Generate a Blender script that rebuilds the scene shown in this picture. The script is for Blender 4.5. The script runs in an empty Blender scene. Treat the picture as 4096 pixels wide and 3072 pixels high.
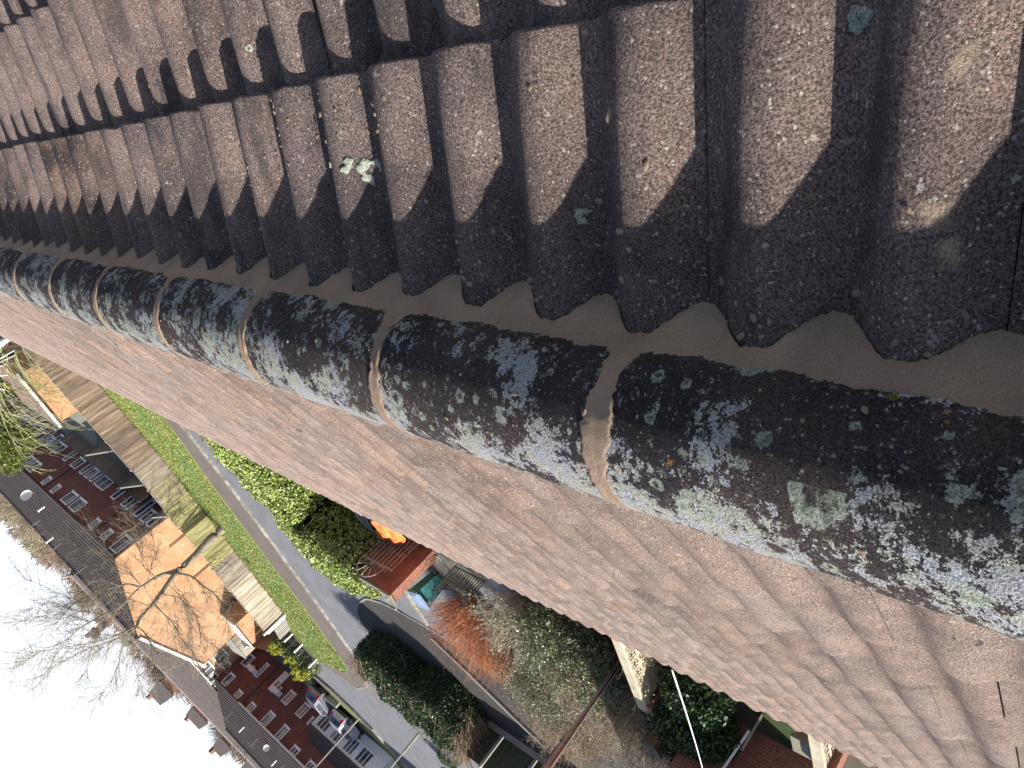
import bpy, math, random
import numpy as np
from mathutils import Vector, Matrix
random.seed(7); np.random.seed(7)
C = bpy.context.scene.collection
S = bpy.context.scene
# ------------------------------------------------------------------ camera
RM = Matrix(((-0.30976974, 0.79270268, 0.52503825), (-0.71897397, 0.16605979, -0.67490783), (-0.62218899, -0.58655486, 0.5184923)))
cam_d = bpy.data.cameras.new('camera'); cam = bpy.data.objects.new('camera', cam_d); C.objects.link(cam)
cam_d.sensor_width = 36; cam_d.lens = 2910 / 4096 * 36; cam_d.clip_start = 0.02; cam_d.clip_end = 3000
cam.matrix_world = Matrix.Translation((0, 0, 7)) @ RM.to_4x4()
S.camera = cam
# ------------------------------------------------------------------ sun and sky
SUN_AZ, SUN_EL = math.radians(230), math.radians(30)
sv = Vector((math.cos(SUN_EL) * math.cos(SUN_AZ), math.cos(SUN_EL) * math.sin(SUN_AZ), math.sin(SUN_EL)))
sun_d = bpy.data.lights.new('sun', 'SUN'); sun_d.energy = 5.0; sun_d.angle = math.radians(0.5); sun_d.color = (1, 0.94, 0.86)
sun = bpy.data.objects.new('sun', sun_d); C.objects.link(sun); sun.rotation_euler = sv.to_track_quat('Z', 'Y').to_euler()
wd = bpy.data.worlds.new('World'); S.world = wd; wd.use_nodes = True
wn = wd.node_tree.nodes; wl = wd.node_tree.links
sky = wn.new('ShaderNodeTexSky'); sky.sky_type = 'NISHITA'; sky.sun_disc = False; sky.sun_elevation = SUN_EL
sky.sun_rotation = math.pi / 2 - SUN_AZ; sky.dust_density = 1.5; sky.ozone_density = 1.5
bg = wn['Background']; bg.inputs[1].default_value = 0.08
tc = wn.new('ShaderNodeTexCoord'); sx = wn.new('ShaderNodeSeparateXYZ'); wl.new(tc.outputs['Generated'], sx.inputs[0])
nz = wn.new('ShaderNodeTexNoise'); nz.inputs['Scale'].default_value = 2.2; nz.inputs['Detail'].default_value = 6
wl.new(tc.outputs['Generated'], nz.inputs['Vector'])
ad = wn.new('ShaderNodeMath'); ad.operation = 'MULTIPLY_ADD'; ad.inputs[1].default_value = 0.55; wl.new(nz.outputs[0], ad.inputs[0]); wl.new(sx.outputs[2], ad.inputs[2])
mr = wn.new('ShaderNodeMapRange'); mr.inputs[1].default_value = 0.40; mr.inputs[2].default_value = 0.62; mr.inputs[3].default_value = 0.96; mr.inputs[4].default_value = 0.0
wl.new(ad.outputs[0], mr.inputs[0])
mx = wn.new('ShaderNodeMixRGB'); mx.inputs[2].default_value = (8.8, 9.4, 10.4, 1)
wl.new(mr.outputs[0], mx.inputs[0]); wl.new(sky.outputs[0], mx.inputs[1]); wl.new(mx.outputs[0], bg.inputs[0])
S.view_settings.view_transform = 'Standard'; S.view_settings.look = 'None'; S.view_settings.exposure = 0.82; S.view_settings.gamma = 1

# ------------------------------------------------------------------ helpers
def ray(px, py):
    """direction through a pixel of the 4096x3072 photograph"""
    return (RM @ Vector((px - 2048, 1536 - py, -2910))).normalized()
def G(px, py, z=0.0):
    d = ray(px, py); return Vector((0, 0, 7)) + d * ((z - 7) / d.z)
def PD(px, py, D):
    d = ray(px, py); return Vector((0, 0, 7)) + d * (D / math.hypot(d.x, d.y))
def c1(x, y): return (x * 1000 / 1659, 1300 + y * 1000 / 1659)
def c2(x, y): return (400 + x * 1000 / 1659, 1900 + y * 1000 / 1659)
def c3(x, y): return (x * 1000 / 1659, 2072 + y * 1000 / 1659)
def c4(x, y): return (700 + x * 1200 / 1991, 1700 + y * 1000 / 1659)
def c5(x, y): return (800 + x * 900 / 2212, 2400 + y * 900 / 2212)
def c6(x, y): return (1300 + x * 1000 / 2212, 1800 + y * 1000 / 2212)
def c7(x, y): return (1700 + x * 1200 / 2212, 2200 + y * 872 / 1607)
def c8(x, y): return (2400 + x * 1200 / 2212, 2400 + y * 1200 / 2212)
WM = {}
def thing(name, label, cat, loc=(0, 0, 0), rotz=0.0, group=None):
    o = bpy.data.objects.new(name, None); C.objects.link(o); o.empty_display_size = 0.2
    o.location = loc; o.rotation_euler = (0, 0, rotz); o['label'] = label; o['category'] = cat
    if group: o['group'] = group
    WM[o.name] = Matrix.Translation(loc) @ Matrix.Rotation(rotz, 4, 'Z')
    return o
def tag(o, label, cat, group=None):
    o['label'] = label; o['category'] = cat
    if group: o['group'] = group
    return o
class MB:
    def __init__(s): s.v = []; s.f = []; s.c = []; s.t = 1.0
    def add(s, vs, fs, t=None):
        b = len(s.v); s.v += [tuple(v) for v in vs]; s.f += [tuple(b + i for i in f) for f in fs]
        s.c += [s.t if t is None else t] * len(fs); return s
    def box(s, c, size, rz=0.0, t=None, tilt=None):
        m = Matrix.Translation(c) @ Matrix.Rotation(rz, 4, 'Z')
        if tilt: m = m @ tilt.to_4x4()
        h = [x / 2 for x in size]
        vs = [m @ Vector((a * h[0], b * h[1], d * h[2])) for d in (-1, 1) for a, b in ((-1, -1), (1, -1), (1, 1), (-1, 1))]
        return s.add(vs, [(3, 2, 1, 0), (4, 5, 6, 7), (0, 1, 5, 4), (1, 2, 6, 5), (2, 3, 7, 6), (3, 0, 4, 7)], t)
    def box2(s, a, b, t=None):
        return s.box([(a[i] + b[i]) / 2 for i in range(3)], [abs(b[i] - a[i]) for i in range(3)], 0, t)
    def bar(s, p0, p1, w, h, t=None):
        p0 = Vector(p0); p1 = Vector(p1); d = p1 - p0; q = d.to_track_quat('X', 'Z').to_matrix()
        return s.box((p0 + p1) / 2, (d.length, w, h), 0, t, q)
    def tube(s, pts, rs, n=6, t=None, cap=True):
        pts = [Vector(p) for p in pts]; b = len(s.v); k = len(pts)
        if not hasattr(rs, '__len__'): rs = [rs] * k
        for i, p in enumerate(pts):
            d = (pts[min(i + 1, k - 1)] - pts[max(i - 1, 0)])
            if d.length < 1e-9: d = Vector((0, 0, 1))
            q = d.to_track_quat('Z', 'Y')
            for j in range(n):
                a = 2 * math.pi * j / n
                s.v.append(tuple(p + q @ Vector((rs[i] * math.cos(a), rs[i] * math.sin(a), 0))))
        nf = 0
        for i in range(k - 1):
            for j in range(n):
                s.f.append((b + i * n + j, b + i * n + (j + 1) % n, b + (i + 1) * n + (j + 1) % n, b + (i + 1) * n + j)); nf += 1
        if cap and n > 3:
            s.f.append(tuple(b + j for j in reversed(range(n)))); s.f.append(tuple(b + (k - 1) * n + j for j in range(n))); nf += 2
        s.c += [s.t if t is None else t] * nf; return s
    def prism(s, poly, z0, z1, t=None):
        n = len(poly); ar = sum(poly[i][0] * poly[(i + 1) % n][1] - poly[(i + 1) % n][0] * poly[i][1] for i in range(n))
        if ar < 0: poly = poly[::-1]
        vs = [(p[0], p[1], z0) for p in poly] + [(p[0], p[1], z1) for p in poly]
        return s.add(vs, [tuple(reversed(range(n))), tuple(range(n, 2 * n))] + [(i, (i + 1) % n, n + (i + 1) % n, n + i) for i in range(n)], t)
    def ext(s, poly, d, t=None):
        """polygon of 3-D points pushed along vector d"""
        n = len(poly); d = Vector(d); P = [Vector(p) for p in poly]
        nr = Vector((0, 0, 0))
        for i in range(n): nr += (P[i] - P[0]).cross(P[(i + 1) % n] - P[0])
        if nr.dot(d) < 0: P = P[::-1]
        return s.add(P + [p + d for p in P], [tuple(reversed(range(n))), tuple(range(n, 2 * n))] + [(i, (i + 1) % n, n + (i + 1) % n, n + i) for i in range(n)], t)
    def build(s, name, mat, parent=None, smooth=False, label=None, kind=None):
        return mesh_obj(name, np.array(s.v, float).reshape(-1, 3), s.f, mat, parent, smooth, s.c, label, kind)
def mesh_obj(name, V, F, mat, parent=None, smooth=False, tint=None, label=None, kind=None):
    pw = WM[parent.name] if parent else Matrix.Identity(4)
    if parent:
        iv = np.array(pw.inverted()); V = V @ iv[:3, :3].T + iv[:3, 3]
    me = bpy.data.meshes.new(name); me.from_pydata(V.tolist() if isinstance(V, np.ndarray) else V, [], F if isinstance(F, list) else F.tolist())
    if tint is not None:
        cnt = np.empty(len(me.polygons), int); me.polygons.foreach_get('loop_total', cnt)
        tt = np.asarray(tint, float)
        if tt.ndim == 1: tt = np.stack([tt] * 3, 1)
        col = np.concatenate([np.repeat(tt, cnt, 0), np.ones((cnt.sum(), 1))], 1)
        ca = me.color_attributes.new('tint', 'FLOAT_COLOR', 'CORNER'); ca.data.foreach_set('color', col.ravel())
    if smooth:
        me.polygons.foreach_set('use_smooth', [True] * len(me.polygons))
        if smooth != True: me.set_sharp_from_angle(angle=math.radians(smooth))
    me.materials.append(mat); me.update()
    o = bpy.data.objects.new(name, me); C.objects.link(o)
    if parent: o.parent = parent
    WM[o.name] = pw
    if label: o['label'] = label
    if kind: o['kind'] = kind
    return o
def struct(o): o['kind'] = 'structure'; return o
def copy_tree(o, parent=None):
    c = o.copy(); C.objects.link(c)
    if parent: c.parent = parent
    for ch in list(o.children): copy_tree(ch, c)
    return c
# ------------------------------------------------------------------ materials
class NT:
    def __init__(s, name):
        s.m = bpy.data.materials.new(name); s.m.use_nodes = True; s.n = s.m.node_tree.nodes; s.l = s.m.node_tree.links
        s.b = s.n['Principled BSDF']; s.co = s.n.new('ShaderNodeTexCoord').outputs['Object']
    def link(s, a, b): s.l.new(a, b)
    def noise(s, scale, detail=4, rough=0.55, vec=None, dist=0.0):
        n = s.n.new('ShaderNodeTexNoise'); n.inputs['Scale'].default_value = scale; n.inputs['Detail'].default_value = detail
        n.inputs['Roughness'].default_value = rough; n.inputs['Distortion'].default_value = dist
        s.link(vec or s.co, n.inputs['Vector']); return n.outputs[0]
    def voro(s, scale, feature='F1', out='Distance', vec=None, rand=1.0):
        n = s.n.new('ShaderNodeTexVoronoi'); n.feature = feature; n.inputs['Scale'].default_value = scale; n.inputs['Randomness'].default_value = rand
        s.link(vec or s.co, n.inputs['Vector']); return n.outputs[out]
    def math(s, op, a, b=None, c=None, clamp=False):
        n = s.n.new('ShaderNodeMath'); n.operation = op; n.use_clamp = clamp
        for i, x in enumerate((a, b, c)):
            if x is None: continue
            if isinstance(x, (int, float)): n.inputs[i].default_value = x
            else: s.link(x, n.inputs[i])
        return n.outputs[0]
    def rng(s, x, a, b, c=0.0, d=1.0):
        n = s.n.new('ShaderNodeMapRange'); n.interpolation_type = 'SMOOTHSTEP'
        for i, v in enumerate((a, b, c, d)): n.inputs[i + 1].default_value = v
        s.link(x, n.inputs[0]); return n.outputs[0]
    def mix(s, f, a, b, mode='MIX'):
        n = s.n.new('ShaderNodeMixRGB'); n.blend_type = mode
        for i, x in enumerate((f, a, b)):
            if isinstance(x, (int, float)): n.inputs[i].default_value = x if i == 0 else (x, x, x, 1)
            elif isinstance(x, tuple): n.inputs[i].default_value = (*x[:3], 1)
            else: s.link(x, n.inputs[i])
        return n.outputs[0]
    def mapping(s, scale=(1, 1, 1), rot=(0, 0, 0), loc=(0, 0, 0), vec=None):
        n = s.n.new('ShaderNodeMapping'); n.inputs['Scale'].default_value = scale; n.inputs['Rotation'].default_value = rot; n.inputs['Location'].default_value = loc
        s.link(vec or s.co, n.inputs['Vector']); return n.outputs[0]
    def tint(s):
        n = s.n.new('ShaderNodeVertexColor'); n.layer_name = 'tint'; return n.outputs[0]
    def sep(s, v):
        n = s.n.new('ShaderNodeSeparateXYZ'); s.link(v, n.inputs[0]); return n.outputs
    def comb(s, x, y, z):
        n = s.n.new('ShaderNodeCombineXYZ')
        for i, v in enumerate((x, y, z)):
            if isinstance(v, (int, float)): n.inputs[i].default_value = v
            else: s.link(v, n.inputs[i])
        return n.outputs[0]
    def dist(s, p):
        n = s.n.new('ShaderNodeVectorMath'); n.operation = 'DISTANCE'; s.link(s.co, n.inputs[0]); n.inputs[1].default_value = p; return n.outputs['Value']
    def bump(s, h, dist=0.002, strength=1.0):
        n = s.n.new('ShaderNodeBump'); n.inputs['Distance'].default_value = dist; n.inputs['Strength'].default_value = strength
        s.link(h, n.inputs['Height']); s.link(n.outputs[0], s.b.inputs['Normal'])
    def done(s, col, rough=0.85, spec=0.3, metal=0.0):
        if isinstance(col, tuple): s.b.inputs['Base Color'].default_value = (*col, 1)
        else: s.link(col, s.b.inputs['Base Color'])
        s.b.inputs['Roughness'].default_value = rough; s.b.inputs['Specular IOR Level'].default_value = spec; s.b.inputs['Metallic'].default_value = metal
        return s.m
def simple(name, c1_, c2_=None, scale=6, rough=0.85, bump=0.0, bscale=60, tint=True, spec=0.3, metal=0.0, detail=5, stretch=(1, 1, 1)):
    t = NT(name); v = t.mapping(stretch)
    c2_ = c2_ or tuple(x * 0.75 for x in c1_)
    col = t.mix(t.rng(t.noise(scale, detail, 0.6, v), 0.32, 0.68), c1_, c2_)
    if tint: col = t.mix(1.0, col, t.tint(), 'MULTIPLY')
    if bump: t.bump(t.noise(bscale, 4, 0.6, v), bump)
    return t.done(col, rough, spec, metal)
def grit(t, col, scale, prob, size, c=(0.60, 0.55, 0.5), f=0.8):
    wob = t.n.new('ShaderNodeTexNoise'); wob.inputs['Scale'].default_value = scale * 2.2; t.link(t.co, wob.inputs['Vector'])
    vm = t.n.new('ShaderNodeVectorMath'); vm.operation = 'MULTIPLY_ADD'; t.link(wob.outputs[1], vm.inputs[0]); vm.inputs[1].default_value = (1.1 / scale,) * 3; t.link(t.co, vm.inputs[2])
    v = vm.outputs[0]; cell = t.sep(t.voro(scale, out='Color', vec=v)); ds = t.voro(scale, vec=v)
    lim = t.math('MULTIPLY', cell[1], size)
    m = t.math('MULTIPLY', t.math('LESS_THAN', ds, lim), t.math('GREATER_THAN', cell[0], 1 - prob))
    return t.mix(t.math('MULTIPLY', m, f), col, c)
SCUFF = (((0.261, -11.806, 6.333), .022), ((0.227, -11.82, 6.345), .016), ((0.176, -11.645, 6.363), .010), ((0.197, -11.441, 6.356), .008), ((0.38, -11.812, 6.293), .02))
def tile_mat(name, a, b, algae, speck=0.75):
    t = NT(name)
    col = t.mix(t.rng(t.noise(9, 5, 0.6), 0.3, 0.7), a, b)
    algae_shade = t.rng(t.noise(3.2, 6, 0.65), 0.50, 0.70, 0, algae)
    if algae > .6: algae_shade = t.math('MAXIMUM', algae_shade, t.math('MULTIPLY', t.rng(t.math('MULTIPLY_ADD', t.noise(7, 4), 0.30, t.sep(t.co)[0]), 0.56, 0.34), 0.42))  # algae along the ridge, deepened to paint in the ridge's shade
    col = t.mix(algae_shade, col, (0.048, 0.044, 0.048))
    col = t.mix(1.0, col, t.tint(), 'MULTIPLY')
    g = t.noise(330, 3, 0.75)
    col = t.mix(1.0, col, t.mix(t.rng(g, 0.34, 0.66), 0.32, 1.6), 'MULTIPLY')
    col = grit(t, col, 250, 0.16, 0.5, f=speck); col = grit(t, col, 110, 0.05, 0.42, (0.5, 0.46, 0.40), speck)
    # dried mortar dust and pale lichen blooms
    w = t.math('ADD', t.noise(14, 6, 0.7), t.math('MULTIPLY', t.noise(240, 2, 0.6), 0.35))
    col = t.mix(t.rng(w, 0.84, 0.93, 0, 0.75), col, (0.42, 0.40, 0.38))
    lch = t.math('MULTIPLY', t.rng(t.noise(55, 5, 0.75), 0.70, 0.735), t.rng(t.noise(300, 3, 0.7), 0.42, 0.5, 0.2, 1))
    col = t.mix(t.math('MULTIPLY', lch, 0.8), col, (0.40, 0.42, 0.38))
    dk = t.rng(t.noise(38, 4, 0.65, t.mapping(loc=(4, 9, 2))), 0.64, 0.70, 0, 0.55); col = t.mix(dk, col, (0.05, 0.042, 0.045))
    sm = t.rng(t.noise(6, 6, 0.7, t.mapping((1, 2.2, 1), loc=(7, 1, 2))), 0.64, 0.72, 0, algae * 0.55); col = t.mix(t.math('MULTIPLY', sm, t.rng(g, 0.35, 0.6)), col, (0.36, 0.32, 0.27))
    if algae > .6:
        wob = t.math('MULTIPLY', t.math('SUBTRACT', t.noise(60, 5, 0.7), 0.5), 0.045)
        for p, r in SCUFF:
            d_ = t.math('ADD', t.dist(p), wob); col = t.mix(t.math('MULTIPLY', t.rng(d_, r, r * .45), t.rng(t.noise(260, 3, 0.7), 0.38, 0.52, 0.25, 0.9)), col, (0.40, 0.31, 0.23))
        st = t.rng(t.noise(5.5, 5, 0.65, t.mapping((0.5, 2.4, 1), loc=(3, 5, 1))), 0.52, 0.66, 0, 0.62); col = t.mix(st, col, (0.055, 0.050, 0.054))
        sc = t.math('MULTIPLY', t.rng(t.noise(9, 6, 0.75, t.mapping((0.55, 2.0, 1), loc=(8, 2, 6))), 0.60, 0.70), t.rng(g, 0.42, 0.62)); col = t.mix(t.math('MULTIPLY', sc, 0.75), col, (0.42, 0.38, 0.35))
    else:
        mk = t.rng(t.noise(11, 3, 0.55, t.mapping((1.0, 4.5, 1), loc=(2, 6, 3))), 0.700, 0.725, 0, 0.8); col = t.mix(mk, col, (0.07, 0.055, 0.055))
    h = t.math('ADD', t.math('MULTIPLY', g, 1.0), t.math('MULTIPLY', t.noise(900, 2, 0.5), 0.5))
    t.bump(h, 0.006)
    return t, col
BRICKCO = None
def brick_mat(name, c1_, c2_, mortar=(0.3, 0.27, 0.24), scale=1.0, msize=0.012):
    t = NT(name); s_ = t.sep(t.co)
    v = t.comb(t.math('ADD', s_[0], s_[1]), s_[2], 0.0)
    n = t.n.new('ShaderNodeTexBrick'); n.inputs['Scale'].default_value = scale; n.inputs['Brick Width'].default_value = 0.225; n.inputs['Row Height'].default_value = 0.075
    n.inputs['Mortar Size'].default_value = msize / 1.2; n.inputs['Color1'].default_value = (*c1_, 1); n.inputs['Color2'].default_value = (*c2_, 1); n.inputs['Mortar'].default_value = (*mortar, 1)
    t.link(v, n.inputs['Vector'])
    col = t.mix(1.0, n.outputs[0], t.mix(t.rng(t.noise(0.9, 6, 0.65), 0.3, 0.75), 0.78, 1.22), 'MULTIPLY')
    col = t.mix(1.0, col, t.mix(t.rng(t.noise(14, 3, 0.6), 0.3, 0.75), 0.85, 1.15), 'MULTIPLY')
    t.bump(n.outputs['Fac'], -0.004); return t.done(col, 0.9)

M = {}
t, col = tile_mat('near_slope_tile', (0.285, 0.212, 0.186), (0.185, 0.146, 0.136), 0.9)
for (p, r0, r1, c) in ():
    pass
M['tile_near'] = t.done(col, 0.95, 0.15); TN = t; TNcol = col
t, col = tile_mat('far_slope_tile', (0.335, 0.252, 0.212), (0.235, 0.182, 0.158), 0.45, 0.9)
M['tile_far'] = t.done(col, 0.95, 0.15)
# ridge tile: dark grit with crusts of pale lichen
t = NT('lichen_covered_ridge')
g = t.noise(380, 3, 0.75)
col = t.mix(t.rng(t.noise(7, 5), 0.35, 0.65), (0.042, 0.037, 0.040), (0.078, 0.060, 0.056))
col = t.mix(1.0, col, t.mix(t.rng(g, 0.3, 0.7), 0.35, 1.9), 'MULTIPLY')
col = grit(t, col, 170, 0.45, 0.5, (0.13, 0.105, 0.095)); col = grit(t, col, 240, 0.22, 0.5, (0.40, 0.35, 0.32))
sp = t.sep(t.co)
side = t.rng(sp[0], 0.115, -0.05, -0.162, -0.045)          # more growth towards the weather side
far = t.rng(sp[1], -11.7, -10.3, 0.0, 0.025)
hot = t.math('MAXIMUM', t.math('MAXIMUM', t.rng(t.dist((0.02, -11.68, 6.53)), 0.12, 0.03, 0, 0.06), t.rng(t.dist((0.05, -11.985, 6.52)), 0.11, 0.03, 0, 0.075)), t.rng(t.dist((0.03, -11.36, 6.52)), 0.10, 0.03, 0, 0.05))
big = t.noise(10, 3, 0.6); fine = t.noise(62, 5, 0.7); crumb = t.noise(400, 3, 0.72); mid = t.noise(140, 3, 0.6)
f1 = t.math('ADD', t.math('ADD', t.math('MULTIPLY', big, 0.75), t.math('MULTIPLY', fine, 0.62)), t.math('ADD', t.math('MULTIPLY', crumb, 0.28), t.math('MULTIPLY', mid, 0.25)))
f1 = t.math('ADD', t.math('ADD', t.math('ADD', f1, side), far), hot)
m1 = t.rng(f1, 0.882, 0.904)
lc = t.mix(t.rng(t.noise(26, 3), 0.42, 0.58), (0.60, 0.62, 0.67), (0.62, 0.61, 0.54))
lc = t.mix(t.rng(crumb, 0.42, 0.58), t.mix(0.62, lc, (0.06, 0.06, 0.06)), lc)
col = t.mix(m1, col, lc)
# round sage green colonies with a crusty rim, several sizes
def colony(col, scale, lo, off, prob, m_prev):
    wob = t.noise(scale * 3.2, 6, 0.75, t.mapping(loc=(off, off * .7, 1)))
    v = t.mapping(loc=(off, .3 * off, .1)); ds = t.voro(scale, vec=v); cell = t.sep(t.voro(scale, out='Color', vec=v))
    w = t.math('ADD', ds, t.math('MULTIPLY', t.math('SUBTRACT', wob, 0.5), 0.95))
    rad = t.math('MULTIPLY_ADD', cell[1], 0.30, lo)
    k = t.math('SUBTRACT', rad, w)
    ring = t.math('MULTIPLY', t.rng(k, 0.0, 0.035), t.rng(k, 0.34, 0.22, 0.0, 1.0))
    ring = t.math('MULTIPLY', ring, t.math('GREATER_THAN', t.math('ADD', cell[0], t.math('MULTIPLY', side, 1.2)), 1 - prob))
    ring = t.math('MULTIPLY', ring, t.rng(crumb, 0.36, 0.46, 0.35, 1.0))
    cc = t.mix(t.rng(k, 0.0, 0.12), (0.55, 0.60, 0.56), t.mix(t.rng(mid, 0.35, 0.62), (0.22, 0.26, 0.19), (0.50, 0.54, 0.44)))
    return t.mix(ring, col, cc), t.math('MAXIMUM', m_prev, ring)
col, m2 = colony(col, 14, 0.16, 3.7, 0.62, 0.0)
col, m2 = colony(col, 42, 0.18, 8.1, 0.42, m2)
om = t.math('MULTIPLY', t.rng(t.noise(31, 2, 0.5, t.mapping(loc=(9, 2, 5))), 0.735, 0.75), t.rng(crumb, 0.4, 0.5))
col = t.mix(om, col, (0.62, 0.24, 0.03))
ys_ = t.math('MULTIPLY', t.rng(t.noise(48, 3, 0.6, t.mapping(loc=(1, 12, 5))), 0.715, 0.74), t.rng(crumb, 0.42, 0.5))
col = t.mix(ys_, col, (0.22, 0.22, 0.02))
t.bump(t.math('ADD', t.math('ADD', g, t.math('MULTIPLY', t.math('MAXIMUM', m1, m2), 1.6)), t.math('MULTIPLY', crumb, 1.1)), 0.006)
M['ridge'] = t.done(col, 0.95, 0.15)
# fresh pointing mortar
t = NT('sand_mortar')
col = t.mix(t.rng(t.noise(11, 5), 0.3, 0.7), (0.36, 0.262, 0.188), (0.275, 0.20, 0.148))
col = t.mix(1.0, col, t.mix(t.rng(t.noise(500, 3, 0.7), 0.3, 0.7), 0.8, 1.2), 'MULTIPLY')
t.bump(t.math('ADD', t.math('MULTIPLY', t.noise(420, 4, 0.75), 0.8), t.math('MULTIPLY', t.noise(60, 4, 0.6), 1.0)), 0.004)
M['mortar'] = t.done(col, 0.9, 0.2)

M['brick_shade'] = brick_mat('shaded_red_brick', (0.235, 0.080, 0.060), (0.19, 0.064, 0.05), (0.13, 0.07, 0.06))  # terrace brick with the shade of its fronts put into the colour
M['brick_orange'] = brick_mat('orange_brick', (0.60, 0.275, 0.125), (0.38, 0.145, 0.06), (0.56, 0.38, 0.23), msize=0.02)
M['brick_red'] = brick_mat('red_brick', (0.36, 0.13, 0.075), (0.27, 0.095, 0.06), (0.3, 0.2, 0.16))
M['roof_tile'] = simple('brown_roof_tile', (0.115, 0.085, 0.078), (0.085, 0.068, 0.064), 3, 0.9)
M['roof_grey'] = simple('grey_brown_roof', (0.12, 0.10, 0.094), (0.095, 0.082, 0.078), 2, 0.9)
M['upvc'] = simple('white_plastic', (0.84, 0.84, 0.86), (0.78, 0.78, 0.82), 3, 0.45)
M['white'] = simple('white_paint', (0.8, 0.79, 0.77), (0.7, 0.69, 0.66), 5, 0.5)
t = NT('window_glass'); M['glass'] = t.done(t.mix(t.rng(t.noise(1.3, 3), 0.35, 0.65), (0.03, 0.04, 0.055), (0.13, 0.13, 0.15)), 0.06, 0.8)
M['asphalt'] = simple('road_asphalt', (0.215, 0.222, 0.235), (0.165, 0.172, 0.185), 0.8, 0.85, 0.004, 90, detail=9)
M['drive'] = simple('shaded_tarmac', (0.075, 0.068, 0.062), (0.055, 0.052, 0.050), 0.9, 0.9, 0.004, 60, detail=9)  # tarmac darkened in its colour to carry shade
M['pavement'] = simple('brown_pavement', (0.185, 0.155, 0.135), (0.150, 0.128, 0.115), 0.9, 0.9, 0.003, 60, detail=8)
M['kerb'] = simple('pale_kerb', (0.38, 0.36, 0.31), (0.18, 0.17, 0.15), 3.5, 0.9)
M['grass'] = simple('lawn_grass', (0.19, 0.25, 0.060), (0.26, 0.29, 0.09), 0.6, 0.95, 0.03, 40, detail=9)
M['soil'] = simple('garden_soil', (0.13, 0.105, 0.08), (0.09, 0.08, 0.055), 0.7, 0.95, 0.02, 30, detail=8)
M['leaf'] = simple('leaf', (1, 1, 1), (0.86, 0.86, 0.86), 4, 0.42, spec=0.5)
M['twig'] = simple('twig_bark', (1, 1, 1), (0.7, 0.7, 0.7), 5, 0.85)
M['wood'] = simple('weathered_board', (0.42, 0.37, 0.31), (0.23, 0.195, 0.16), 1.2, 0.9, 0.004, 20, stretch=(6, 6, 0.8), detail=8)
M['concrete'] = simple('concrete', (0.42, 0.40, 0.35), (0.31, 0.29, 0.25), 3, 0.9, 0.003, 50)
M['stone'] = simple('mossy_paving', (0.30, 0.29, 0.24), (0.19, 0.185, 0.13), 2, 0.9, 0.003, 40)
M['paint_wood'] = simple('dark_stained_wood', (0.17, 0.13, 0.11), (0.13, 0.105, 0.09), 2, 0.8)
M['metal_dark'] = simple('painted_metal', (0.05, 0.05, 0.05), (0.07, 0.06, 0.05), 8, 0.5)
M['metal_pale'] = simple('pale_painted_metal', (0.42, 0.40, 0.36), (0.30, 0.28, 0.25), 8, 0.6)
M['rubber'] = simple('rubber', (0.02, 0.02, 0.02), None, 5, 0.7)
M['plain'] = simple('coloured_plastic', (1, 1, 1), (0.93, 0.93, 0.93), 5, 0.45)
M['cloth'] = simple('cloth', (1, 1, 1), (0.85, 0.85, 0.85), 9, 0.9)
M['car_silver'] = simple('silver_car_paint', (0.50, 0.52, 0.58), (0.47, 0.49, 0.56), 2, 0.28, spec=0.6, metal=0.35)
M['car_grey'] = simple('grey_car_paint', (0.22, 0.235, 0.28), (0.2, 0.215, 0.26), 2, 0.28, spec=0.6, metal=0.35)
M['far'] = simple('distant_wall', (0.50, 0.27, 0.17), (0.42, 0.22, 0.14), 1.5, 0.9)
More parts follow.
